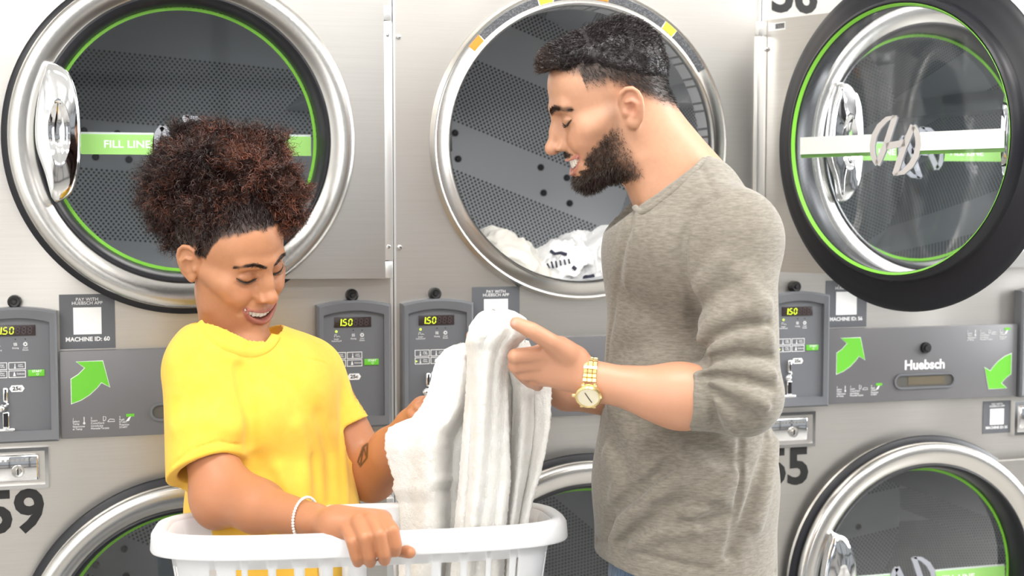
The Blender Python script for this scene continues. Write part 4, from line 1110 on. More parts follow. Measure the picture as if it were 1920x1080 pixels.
    # beard strands
    bmask = np.clip(bm, 0, 1)**1.2; rt_, nr, ix = sample(V, Q, bmask*(bm > .08), 7000, 5)
    ql = HM.inv(rt_); ln = np.where(ql[:, 2] < -.085, .011, .0055)*(.6+.6*RNG.random(len(rt_)))*(.55+.45*bm[ix])
    dn = HM.R @ np.array([0, -.25, -1.0]); d = nr*.75+dn[None]*.55+RNG.normal(size=(len(rt_), 3))*.22
    Vb, Qb, k = ribbons(rt_, d, ln, .0007, 1, 4, 6, .0012, .6); cc = np.array([[0.030, 0.018, 0.013]])*(.5+RNG.random((len(rt_), 1))*1.4)
    bd = link('beard', quad_mesh('beard', Vb, Qb, np.repeat(cc, k, 0)), M_HAIR, bo); bd['kind'] = 'stuff'
    # scalp hair
    hp = [HM.ell((0, .012, .038), (.0785, .0885, .0775), .01), HM.ell((0, -.040, .078), (.055, .044, .029), .03), HM.ell((0, -.063, .087), (.037, .0225, .0180), .022),
          HM.ell((0, .0, .085), (.057, .062, .0245), .03), HM.ell((.0, .040, .062), (.061, .048, .046), .03)]
    def hcut(p, f):
        qq = HM.inv(p); n = vnoise(p, 60, 11)*.0016+vnoise(p, 22, 12)*.0016
        yy = qq[:, 1]; lim = .055-.62*np.clip(yy+.012, 0, .2)+.016*sstep(-.010, -.035, yy)+.010*sstep(-.048, -.066, yy)
        return np.maximum(f-n+.0085*sstep(lim+.026, lim, qq[:, 2])*(yy > -.06), (lim-qq[:, 2])*.7)
    hd = smooth_sculpt(hp, .0022, hcut)
    Vh, Qh = hd; ch = np.tile(np.array([[0.014, 0.010, 0.010]]), (len(Vh), 1))*(1+.5*vnoise(Vh, 90, 3))[:, None]
    ho = link('hair', quad_mesh('hair', Vh, Qh, ch), M_HAIR, bo)
    qh = HM.inv(Vh); rt_, nr, ix = sample(Vh, Qh, (qh[:, 2] > .02).astype(float), 15000, 8); ql = HM.inv(rt_)
    comb = np.stack([ql[:, 0]*4, np.where(ql[:, 1] < -.01, -.75, .55), np.where(ql[:, 1] < -.03, .40, -.15-2.0*np.clip(ql[:, 1]-.03, 0, .1)-6*np.clip(np.abs(ql[:, 0])-.05, 0, .1))], 1) @ HM.R.T
    d = nr*.55+comb*.75+RNG.normal(size=(len(rt_), 3))*.16
    ln = np.where(ql[:, 2] > .07, .015, .009)*(.5+.7*RNG.random(len(rt_)))
    Vs, Qs, k = ribbons(rt_-nr*.002, d, ln, .0010, 1, 5, 7, .0016, .5, bend=-nr*.35)
    cc = np.array([[0.016, 0.011, 0.011]])*(.4+RNG.random((len(rt_), 1))*1.5); cc = cc+np.clip(-.05-ql[:, 1:2], 0, .03)*np.array([[.9, .45, .25]])
    so = link('hair_strands', quad_mesh('hair_strands', Vs, Qs, np.repeat(cc, k, 0)), M_HAIR, ho); so['kind'] = 'stuff'
    # fade stubble
    fm = np.clip(side, 0, 1)*(z < .075); rt_, nr, ix = sample(V, Q, fm**1.5+1e-9, 7000, 9)
    dn = HM.R @ np.array([0, .3, -1.0]); Vs, Qs, k = ribbons(rt_, nr*.6+dn*.6+RNG.normal(size=(7000, 3))*.1, .0018+.0045*fm[ix], .0006, 0, 3, 7, .0005)
    fo = link('hair_fade', quad_mesh('hair_fade', Vs, Qs, np.full((len(Vs), 3), .02)), M_HAIR, bo); fo['kind'] = 'stuff'
    # shirt
    ax_ = (FH, 1.20)
    slv = [PC((1312, 405, 2.24), (1378, 446, 2.16), .050, .058, .03), PE((1377, 446, 2.155), (.064, .070, .076), .03, fr=fr),
          PC((1376, 460, 2.15), (1390, 725, 2.100), .064, .057, .03), PC((1388, 738, 2.100), (1290, 744, 2.11), .058, .0505, .018), PE((1396, 752, 2.10), (.050, .052, .050), .02, fr=fr),
          PC((1268, 742, 2.110), (1200, 737, 2.115), .0450, .0440, .003, 's'), CUT(P(1293, 742, 2.11), -RT*1.0+UPV*.03, .085)]
    tor = [PC((1280, 490, 2.33), (1284, 900, 2.335), .118, .144, .02, sc=ax_), PC((1284, 900, 2.335), (1284, 1120, 2.335), .147, .149, .03, sc=ax_),
          PE((1280, 482, 2.32), (.185, .124, .120), .04, fr=fr), PC((1302, 392, 2.22), (1268, 402, 2.43), .066, .064, .04), PC((1318, 356, 2.26), (1306, 362, 2.38), .050, .050, .04),
          PC((1322, 372, 2.26), (1372, 420, 2.19), .046, .046, .03),
          PE((1225, 445, 2.30), (.15, .055, .07), .05, fr=fr), PE((1225, 470, 2.46), (.06, .06, .085), .03, fr=fr), PC((1240, 480, 2.455), (1285, 760, 2.42), .055, .055, .02)]
    sh = slv+tor
    fl = [([(1334, 372), (1306, 392), (1290, 425), (1281, 470), (1283, 520), (1295, 562), (1300, 580)], .0075, -.0065), ([(1334, 378), (1312, 398), (1297, 428), (1289, 470), (1291, 520)], .005, .0025),
          ([(1300, 560), (1306, 620), (1318, 680)], .012, -.012), ([(1306, 300), (1322, 330), (1338, 372)], .0022, -.0018),
          ([(1186, 392), (1180, 430), (1164, 490), (1152, 560), (1140, 640), (1132, 760)], .006, -.0028), ([(1196, 400), (1192, 440), (1178, 500), (1166, 570)], .006, .002),
          # elbow bunching
          ([(1310, 688), (1350, 672), (1400, 664), (1455, 668)], .007, -.0065), ([(1312, 700), (1356, 690), (1410, 690), (1462, 702)], .007, .0065), ([(1316, 706), (1360, 706), (1412, 714), (1460, 728)], .006, -.0065),
          ([(1320, 712), (1362, 722), (1410, 740), (1448, 762)], .0065, .0065), ([(1322, 716), (1356, 736), (1396, 762), (1426, 790)], .006, -.0060), ([(1330, 724), (1354, 752), (1380, 786), (1392, 808)], .006, .0055),
          ([(1328, 728), (1346, 762), (1360, 804)], .0055, -.0050), ([(1316, 676), (1352, 650), (1400, 636), (1452, 634)], .009, .0055), ([(1312, 664), (1350, 632), (1402, 612), (1450, 606)], .010, -.0050),
          ([(1312, 640), (1350, 604), (1402, 580), (1450, 572)], .013, .0045), ([(1306, 600), (1342, 560), (1390, 532)], .014, -.0040), ([(1300, 560), (1326, 520), (1366, 490)], .014, .0040), ([(1400, 520), (1436, 570), (1452, 640)], .016, .0035),
          ([(1296, 684), (1300, 740), (1298, 800)], .003, .0016), ([(1342, 690), (1350, 745), (1352, 806)], .0035, -.003),
          # body
          ([(1140, 1000), (1150, 960), (1180, 935), (1220, 905), (1262, 870)], .012, -.0085), ([(1150, 1010), (1180, 965), (1226, 930), (1270, 895)], .013, .0080), ([(1165, 1018), (1210, 985), (1250, 962)], .010, -.0060),
          ([(1232, 946), (1290, 942), (1340, 946)], .009, -.0055), ([(1180, 1022), (1240, 1000), (1300, 990)], .011, .0050), ([(1262, 985), (1320, 975), (1365, 965)], .009, -.0050), ([(1300, 960), (1350, 930), (1385, 880)], .014, .0060),
          ([(1390, 830), (1386, 900), (1378, 980), (1368, 1040)], .004, -.0040), ([(1440, 820), (1420, 900), (1395, 980), (1372, 1040)], .009, -.0070), ([(1452, 830), (1440, 900), (1420, 980)], .014, .0050),
          ([(1150, 760), (1200, 840), (1225, 900)], .022, .0050), ([(1300, 820), (1340, 850), (1380, 870)], .016, -.005), ([(1160, 660), (1220, 640), (1300, 650)], .022, -.004), ([(1140, 850), (1160, 900), (1150, 960)], .014, .005),
          ([(1170, 560), (1230, 590), (1290, 650)], .024, -.0045), ([(1118, 1014), (1160, 1016), (1240, 1050), (1320, 1066), (1456, 1072)], .0025, -.0022)]
    fl = [([(x-12 if x > 1340 and y_ < 815 else x, y_) for x, y_ in p_], max(.0062, k_*(.8 if len(p_) == 4 and p_[-1][0] > 1385 and p_[0][0] > 1300 and p_[-1][1] > 560 else 1.0)), w_*(2.1 if p_[0][1] > 630 and p_[0][1] < 735 and p_[0][0] > 1305 else 2.0)) for p_, k_, w_ in fl]
    sh += folds(sh, 1.9, fl)
    cs = CamSnap(list(sh), 1.9); sh += [PC((1225, 300, 2.31), (1264, 392, 2.316), .060, .0635, .003, 's'), PC((1240, 250, 2.315), (1322, 345, 2.33), .046, .0545, .003, 's')]
    e1 = RT*(1325-1192)+UPV*(392-292); n1 = np.cross(FW, e1); n1 = n1 if n1 @ UPV > 0 else -n1
    cuts = [(P(1258, 343, 2.31), n1, .135), (P(1160, 1045, 2.33), -UPV*1.0+RT*-.28+FH*.0, .60)]
    Vs, Qs = sculpt(sh, .0027, post=cutter(cuts)); Vs = relax(Vs, Qs, 1, .3)
    so = add('shirt', quad_mesh('shirt', Vs, Qs), M_HEATHER)
    cp = cs([(1190, 388), (1201, 397), (1216, 394), (1240, 376), (1272, 349), (1300, 321), (1321, 299)], .001)
    link('collar', collar_mesh(cp, .0050), M_HEATHER, so)
    trousers(root, fr, P(1283, 1105, 2.335), .165, None, M_DENIM, M_SHOE)
    for o in e.children: o.matrix_parent_inverse = inv
    print('man', round(time.time()-t0, 1))
    return e
def smooth_sculpt(pr, h, post):
    V, Q = sculpt(pr, h, post=post); return relax(V, Q, 2, .4), Q

# ---- the woman in yellow
def build_woman():
    f = -.70*FH+.714*RT; fr = frame_of(f, (0, 0, 0))
    base0 = P(512, 1000, 2.44); e = empty('person', (base0[0], base0[1], 0)); tag(e, 'laughing woman in a yellow short-sleeved sweatshirt with curly hair gripping the white basket', 'person')
    inv = Matrix.Translation((-base0[0], -base0[1], 0)); root = e; t0 = time.time()
    g = dict(fem=1, jaw=.93, nose=0.0, mw=.0335)
    body = head_prims(HW, g)
    body += [PC((418, 545, 2.42), (438, 660, 2.44), .047, .050, .03), PC((445, 620, 2.40), (470, 668, 2.40), .030, .040, .03), PC((470, 640, 2.38), (488, 690, 2.375), .012, .012, .015),
             PC((400, 700, 2.36), (560, 705, 2.50), .033, .033, .03), PC((470, 700, 2.43), (505, 1000, 2.44), .03, .03, .03), PC((400, 700, 2.36), (375, 715, 2.335), .040, .046, .03),
             PE((470, 672, 2.41), (.07, .04, .035), .03, fr=fr)]
    # her right arm, reaching to the rim
    body += [PC((375, 715, 2.335), (408, 925, 2.285), .046, .0405, .02), PC((410, 935, 2.280), (486, 953, 2.225), .0400, .0375, .03), PC((486, 953, 2.225), (588, 976, 2.135), .0375, .0255, .02), PC((428, 890, 2.275), (485, 940, 2.232), .022, .025, .03),
             PE((404, 962, 2.285), (.02, .02, .02), .03),
             PC((588, 976, 2.135), (632, 984, 2.095), .0250, .0260, .012, sc=(UPV, .85)), PC((630, 986, 2.10), (664, 994, 2.070), .024, .017, .012), PC((632, 978, 2.095), (690, 978, 2.070), .024, .0175, .012), PC((636, 980, 2.10), (716, 976, 2.075), .018, .016, .012)]
    body += [finger([(652, 992, 2.062), (661, 1016, 2.038), (668, 1044, 2.042), (671, 1054, 2.055)], .0102, .0045), finger([(672, 980, 2.056), (684, 1008, 2.030), (692, 1042, 2.036), (694, 1054, 2.050)], .0110, .0045),
             finger([(696, 974, 2.056), (711, 1002, 2.030), (720, 1038, 2.036), (721, 1050, 2.050)], .0112, .0045), finger([(718, 972, 2.062), (736, 994, 2.038), (742, 1022, 2.040), (741, 1034, 2.052)], .0108, .0045),
             PL([(672, 990, 2.10), (716, 1012, 2.115), (748, 1030, 2.095), (768, 1036, 2.075)], [.0150, .0120, .0110, .0090], .008)]
    for (a, b) in (((640, 975), (664, 985)), ((655, 962), (684, 968)), ((680, 962), (706, 966))): pass
    # her left arm
    body += [PC((560, 705, 2.50), (600, 715, 2.53), .040, .044, .03), PC((600, 715, 2.53), (697, 895, 2.50), .044, .040, .02), PC((697, 895, 2.50), (735, 845, 2.44), .040, .038, .02), PC((735, 845, 2.44), (772, 797, 2.37), .037, .026, .02),
             PC((772, 797, 2.37), (795, 770, 2.335), .026, .025, .012), finger([(790, 770, 2.335), (772, 775, 2.31), (786, 790, 2.295), (800, 795, 2.30)], .010, .004), finger([(798, 760, 2.33), (784, 764, 2.305), (798, 776, 2.295), (812, 780, 2.30)], .010, .004),
             finger([(806, 752, 2.33), (800, 752, 2.305), (812, 766, 2.30)], .010, .004), finger([(805, 780, 2.335), (830, 768, 2.32), (850, 755, 2.315)], .011, .005)]
    V, Q = sculpt_body(body, P(440, 676, 2.40)[2])
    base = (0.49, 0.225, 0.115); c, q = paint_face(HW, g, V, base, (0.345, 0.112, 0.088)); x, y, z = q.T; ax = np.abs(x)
    nz = vnoise(V, 80, 3)
    hl = np.interp(y, [-.10, -.084, -.074, -.058, -.041, -.030, -.021, -.008, .004, .010, .022, .06], [.074, .074, .0765, .070, .060, .040, .018, .014, .028, .026, -.035, -.055])
    scalp = sstep(-.003, .006, z-hl+.002*nz)*(z > -.055); scalp = np.where((ax > .0745) & (z < .034) & (y > -.004) & (y < .034), 0, scalp)
    c = mixc(c, (0.020, 0.010, 0.008), np.clip(scalp, 0, 1)*.95)
    for br in g['brow']: c = mixc(c, (0.05, 0.020, 0.012), (1-sstep(.0016, .0040, poly_dist(br, q)))*.9)
    arm = sstep(1.27, 1.22, V[:, 2]); c = mixc(c, (0.44, 0.175, 0.080), arm*.6)
    # tattoo on the inside of her left forearm: a small outlined kite
    d_ = (V-CAMP); dep = d_ @ FW; px = 960+FPX*(d_ @ RT)/dep; py = 540-FPX*(d_ @ UPV)/dep
    tl = [[(689, 832), (688, 858), (676, 874), (671, 866), (681, 838), (689, 832)], [(681, 838), (688, 858)], [(681, 838), (676, 874)]]; tm = np.zeros(len(V))
    sel = (np.abs(px-680) < 30) & (np.abs(py-853) < 40) & (dep < 2.52) & (dep > 2.3)
    if sel.any():
        pp = np.stack([px[sel], py[sel]], 1); dd = np.full(sel.sum(), 99.)
        for ln_ in tl:
            for a, b in zip(ln_[:-1], ln_[1:]):
                a = np.array(a, float); ba = np.array(b, float)-a; t = np.clip(((pp-a) @ ba)/(ba @ ba), 0, 1); dd = np.minimum(dd, np.linalg.norm(pp-a-t[:, None]*ba, axis=1))
        tm[sel] = 1-sstep(1.0, 2.6, dd)
    c = mixc(c, (0.05, 0.035, 0.02), tm*.85)
    bo = link('body', quad_mesh('body', V, Q, c), M_SKIN, root)
    teeth_mesh(HW, g).build('teeth', M_TEETH, bo); lashes(HW, g, bo, .0085, .0012); brows(HW, g, bo, (0.025, 0.012, 0.008), 240, .0008, .0062, .0030)
    # gathered hair close to the head
    sc = np.clip(scalp, 0, 1)*(z > -.03)*1.0; rt_, nr, ix = sample(V, Q, sc+1e-9, 9000, 4)
    top = HW.t+HW.R @ np.array([0, .035, .135]); d = (top-rt_); d /= np.linalg.norm(d, axis=1)[:, None]; d = d*.8+nr*.35+RNG.normal(size=(9000, 3))*.12
    Vs, Qs, k = ribbons(rt_, d, .022+.012*RNG.random(9000), .0011, 1, 7, 6, .0018, 1.6)
    cc = np.array([[0.022, 0.011, 0.009]])*(.5+RNG.random((9000, 1))*1.2); so = link('hair_roots', quad_mesh('hair_roots', Vs, Qs, np.repeat(cc, k, 0)), M_HAIR, bo); so['kind'] = 'stuff'
    # curly puff
    lob = [(338, 302, 48, 2.43), (312, 365, 38, 2.43), (332, 425, 38, 2.44), (400, 300, 58, 2.42), (468, 305, 55, 2.41), (515, 345, 48, 2.40), (520, 405, 36, 2.37), (420, 380, 75, 2.40), (470, 385, 55, 2.37), (370, 350, 75, 2.40),
           (385, 440, 48, 2.39), (345, 258, 20, 2.43), (500, 280, 26, 2.41), (540, 372, 24, 2.39), (300, 322, 20, 2.43), (400, 330, 70, 2.48), (470, 350, 60, 2.48), (350, 400, 60, 2.48), (440, 425, 40, 2.34), (400, 395, 50, 2.34),
           (460, 330, 45, 2.34), (380, 320, 45, 2.35), (330, 370, 40, 2.36), (505, 375, 36, 2.35)]
    hp = [PE((a, b, dd), (r*.00084,)*3, .02) for a, b, r, dd in lob]
    def nzp(p, f): return f-(vnoise(p, 12, 21)*.011+vnoise(p, 38, 22)*.006)
    Vh, Qh = smooth_sculpt(hp, .0035, nzp)
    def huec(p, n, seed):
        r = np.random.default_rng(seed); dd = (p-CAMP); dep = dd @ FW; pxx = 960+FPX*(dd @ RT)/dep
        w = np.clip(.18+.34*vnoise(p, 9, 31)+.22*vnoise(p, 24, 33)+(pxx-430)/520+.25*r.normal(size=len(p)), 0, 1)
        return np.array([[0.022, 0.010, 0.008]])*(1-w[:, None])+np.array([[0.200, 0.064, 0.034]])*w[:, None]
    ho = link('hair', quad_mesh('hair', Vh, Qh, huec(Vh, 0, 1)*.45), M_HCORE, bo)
    N = 31000; rt_, nr, ix = sample(Vh, Qh, np.ones(len(Vh)), N, 12)
    # clumps: neighbouring strands share a direction and phase
    cl = vec3noise(rt_, 26); d = nr*.60+cl*.80+RNG.normal(size=(N, 3))*.20
    out = nr @ np.array([0, 0, 1.0]); ln = (.020+.016*RNG.random(N))*(1+.15*out)
    Vs, Qs, k = ribbons(rt_-nr*.004, d, ln, .0011, 1, 10, 6, .0030, 2.1, grav=(0, 0, -1.5))
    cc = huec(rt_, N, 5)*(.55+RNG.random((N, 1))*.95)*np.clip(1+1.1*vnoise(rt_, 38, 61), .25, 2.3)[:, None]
    so = link('curls', quad_mesh('curls', Vs, Qs, np.repeat(cc, k, 0)), M_HAIR, ho); so['kind'] = 'stuff'
    # shirt
    lat = (fr.R[:, 0], 1.22)
    aR = P(406, 925, 2.285)-P(376, 720, 2.335); aL = P(697, 895, 2.50)-P(600, 715, 2.53)
    slv = [PC((374, 705, 2.335), (388, 905, 2.297), .0585, .0650, .03), PC((392, 676, 2.36), (420, 680, 2.40), .055, .052, .04), PC((395, 868, 2.303), (406, 960, 2.280), .0530, .0575, .003, 's'), CUT(P(388, 880, 2.300), RT*.36-UPV*.88-FH*.42, .16)]
    slv2 = [PC((585, 708, 2.525), (660, 826, 2.503), .052, .047, .012), PC((610, 730, 2.525), (690, 880, 2.50), .0440, .0440, .003, 's'), CUT(P(650, 806, 2.51), aL, .075)]
    tor = [PC((498, 745, 2.44), (512, 950, 2.445), .106, .118, .012, sc=lat), PC((512, 950, 2.445), (516, 1110, 2.445), .122, .135, .04, sc=lat), PE((484, 715, 2.435), (.150, .095, .085), .04, fr=fr),
          PE((545, 772, 2.405), (.058, .050, .060), .05, fr=fr), PE((470, 790, 2.345), (.058, .048, .060), .05, fr=fr),
          PC((392, 676, 2.36), (570, 697, 2.51), .055, .052, .04), PC((402, 652, 2.41), (468, 664, 2.45), .054, .048, .04), PE((452, 668, 2.40), (.085, .052, .045), .04, fr=fr)]
    sh = slv+slv2+tor
    fl = [([(452, 690), (462, 730), (470, 780), (472, 830)], .012, -.011), ([(440, 690), (430, 740), (436, 800)], .020, .005), ([(395, 640), (430, 680), (458, 720)], .018, -.005),
          ([(408, 643), (424, 672), (452, 700), (470, 740), (476, 790), (466, 822)], .0020, -.0020), ([(540, 650), (570, 672), (612, 682)], .0020, -.0018),
          ([(325, 872), (362, 842), (408, 828), (452, 834)], .0024, -.0020), ([(340, 760), (380, 740), (430, 750)], .020, -.004), ([(330, 800), (380, 786), (440, 800)], .018, .004),
          ([(372, 606), (392, 636), (432, 664), (474, 676), (508, 660), (520, 636)], .0028, -.0022), ([(560, 800), (575, 860), (570, 940)], .014, .005), ([(600, 780), (618, 850), (620, 940)], .012, -.005),
          ([(480, 860), (500, 900), (530, 945)], .018, -.006), ([(640, 820), (645, 880), (648, 945)], .010, .004), ([(500, 690), (560, 740), (620, 790)], .024, -.003), ([(525, 880), (540, 920), (545, 950)], .012, .004),
          ([(585, 860), (592, 900), (596, 950)], .009, -.004)]
    sh += folds(sh, 2.0, [(p_, k_, w_*1.35) for p_, k_, w_ in fl])
    cs = CamSnap(list(sh), 2.0); sh += [PC((420, 540, 2.42), (440, 664, 2.435), .0510, .0545, .003, 's'), PC((445, 600, 2.40), (478, 662, 2.395), .036, .046, .003, 's')]
    cuts = [(P(432, 630, 2.42), UPV*.80+FH*-.30+RT*.33, .089), (P(512, 1130, 2.44), -UPV, .5)]
    Vs, Qs = sculpt(sh, .0027, post=cutter(cuts)); Vs = relax(Vs, Qs, 1, .3)
    so = link('shirt', quad_mesh('shirt', Vs, Qs), M_YEL, root)
    cp = cs([(373, 607), (386, 626), (408, 643), (436, 657), (462, 663), (486, 659), (504, 648), (517, 630)], .001)
    link('collar', collar_mesh(cp, .0085), M_YEL, so)
    trousers(root, fr, P(512, 1130, 2.44), .15, None, M_DENIM, M_SHOE)
    for o in e.children: o.matrix_parent_inverse = inv
    print('woman', round(time.time()-t0, 1))
    return e
def vec3noise(p, sc):
    v = np.stack([vnoise(p, sc, 51), vnoise(p, sc, 52), vnoise(p, sc, 53)], 1); return v/(np.linalg.norm(v, axis=1, keepdims=True)+.15)
MAN = build_man()
WOMAN = build_woman()

# ------------------------------------------------------------------ laundry basket, towels, watch, bracelet
M_BASK = mat('white_basket_plastic', (0.78, 0.79, 0.81), 0.35, spec=0.5, sub=0.1, subr=(1, 1, 1))
def towel_mat(name, c1, c2):
    M = mat(name, c1, 0.9, sheen=0.4, spec=0.15); n1, b1 = add_bump(M, (1, 1, 1), 420, 0.5, 0.0022, 3); n2, b2 = add_bump(M, (1, 1, 1), 40, 0.25, 0.004, 3, prev=b1)
    vary(M, n2, c1, c2); return M
M_TOWEL = towel_mat('terry_towel', (0.71, 0.695, 0.655), (0.79, 0.775, 0.745))
M_CREAM = towel_mat('cream_cotton', (0.76, 0.73, 0.66), (0.84, 0.81, 0.75))
M_WCLOTH = towel_mat('white_cotton', (0.80, 0.80, 0.80), (0.90, 0.90, 0.90))
M_GOLD = mat('gold_metal', (0.93, 0.74, 0.36), 0.22, 1.0)
M_DIAL = mat('watch_dial', (0.85, 0.78, 0.60), 0.3, 0.3)
M_BEAD = mat('pale_beads', (0.80, 0.78, 0.76), 0.3)

def basket():
    cen = P(678, 973, 2.235); ps = math.radians(9); tl = math.radians(4.5)
    bx = RT*math.cos(ps)+FH*math.sin(ps); by = np.cross(ZU, bx); by = by*math.cos(tl)-ZU*math.sin(tl); bz = np.cross(bx, by)
    LX, LY = .298, .143
    e = empty('laundry_basket', (0, 0, 0)); Mx = Matrix.Identity(4)
    for i in range(3): Mx[i][0] = bx[i]; Mx[i][1] = by[i]; Mx[i][2] = bz[i]; Mx[i][3] = cen[i]
    e.matrix_world = Mx
    tag(e, 'white slatted plastic laundry basket held between the man and the woman', 'basket')
    N = 480; n_ = 3.6
    def per(i, off):
        t = 2*PI*i/N; c, s = math.cos(t), math.sin(t); x = math.copysign(abs(c)**(2/n_), c)*LX; y = math.copysign(abs(s)**(2/n_), s)*LY
        gx = math.copysign((abs(x)/LX)**(n_-1)/LX, x); gy = math.copysign((abs(y)/LY)**(n_-1)/LY, y); l = math.hypot(gx, gy)
        return x+gx/l*off, y+gy/l*off
    prof = [(-.003, -.030), (-.003, -.003), (.001, .002), (.009, .0035), (.017, .001), (.0215, -.006), (.0230, -.028), (.0215, -.031), (.0195, -.029), (.0185, -.009), (.009, -.003), (.0005, -.006), (.0, -.030)]
    v = []; m = len(prof)
    for i in range(N):
        for o, z in prof: x, y = per(i, o); v.append((x, y, z))
    f = [(i*m+j, ((i+1) % N)*m+j, ((i+1) % N)*m+(j+1) % m, i*m+(j+1) % m) for i in range(N) for j in range(m)]
    MB().add(v, f).build('rim', M_BASK, e, 50)
    zs = [-.004, -.050, -.056, -.215, -.221, -.262]; v = []; N2 = N
    for i in range(N2):
        for z in zs: x, y = per(i, -.0015+.16*z*1.0); v.append((x, y, z))
    k = len(zs); f = []
    def solid(x, y, j):
        if abs(y) > LY*.86:
            u = (x+.185)/.0405; fr_ = u-math.floor(u)
            if -.30 < x < -.185: return not (-.232 < x < -.222 or -.1935 < x)
            if x > .262: return True
            if x < -.30: return True
            return fr_ < .27
        if abs(x) > LX*.9: u = (y+.1)/.05; return not (abs(y) < .085 and u-math.floor(u) > .35)
        return True
    for i in range(N2):
        xa, ya = per(i, 0); xb, yb = per((i+1) % N2, 0); sol = solid((xa+xb)/2, (ya+yb)/2, 0)
        for j in range(k-1):
            if j in (1, 2, 3) and not sol: continue
            f.append((i*k+j, ((i+1) % N2)*k+j, ((i+1) % N2)*k+j+1, i*k+j+1))
    w = MB().add(v, f).build('wall', M_BASK, e, 50); s = w.modifiers.new('thick', 'SOLIDIFY'); s.thickness = .0026; s.offset = -1
    v = [(0, 0, -.262)]+[(*per(i, -.0015-.16*.262), -.262) for i in range(N)]
    b = MB().add(v, [(0, 1+i, 1+(i+1) % N) for i in range(N)]).build('floor_plate', M_BASK, e, 50); s = b.modifiers.new('thick', 'SOLIDIFY'); s.thickness = .003
    return cen, bx, by, bz
BC, BX, BY, BZ = basket()

def interp(rows, y):
    ys = [r[0] for r in rows]; return [float(np.interp(y, ys, [r[i] for r in rows])) for i in range(1, len(rows[0]))]
def sheet(rows, fold, nu=64, nv=150, th=.0055, jit=.0007, seed=1):
    """a hanging length of cloth; rows: (height px, left px, right px, depth)"""
    r = np.random.default_rng(seed); y0, y1 = rows[0][0], rows[-1][0]; F_ = np.zeros((nv+1, nu+1, 3))
    for j in range(nv+1):
        y = y0+(y1-y0)*j/nv; xl, xr, d = interp(rows, y)
        for i in range(nu+1):
            u = i/nu; a = xl+(xr-xl)*u; F_[j, i] = P(a, y, d+fold(u, y))
    # smooth the outline a little, then fuzz it
    N_ = np.cross(np.gradient(F_, axis=1), np.gradient(F_, axis=0)); N_ /= np.linalg.norm(N_, axis=2, keepdims=True)+1e-9
    if (N_[nv//2, nu//2] @ FW) > 0: N_ = -N_
    ed = np.zeros((nv+1, nu+1, 1)); ed[:, 0] = ed[:, -1] = ed[0] = 1
    F_ = F_+r.normal(size=F_.shape)*jit*ed+N_*(r.normal(size=(nv+1, nu+1, 1))*.0004)
    prof = np.ones((nv+1, nu+1, 1))*th/2; prof[:, 0] = prof[:, -1] = th*.22
    A = F_+N_*prof; B_ = F_-N_*prof; k = nu+1; n = k*(nv+1)
    V = np.concatenate([A.reshape(-1, 3), B_.reshape(-1, 3)]); Q = []
    for j in range(nv):
        for i in range(nu): a = j*k+i; Q += [(a, a+1, a+k+1, a+k), (n+a, n+a+k, n+a+k+1, n+a+1)]
        Q += [(j*k, (j+1)*k, n+(j+1)*k, n+j*k), (j*k+nu, n+j*k+nu, n+(j+1)*k+nu, (j+1)*k+nu)]
    for i in range(nu): Q += [(i, n+i, n+i+1, i+1), (nv*k+i, nv*k+i+1, n+nv*k+i+1, n+nv*k+i)]
    return V, np.array(Q)
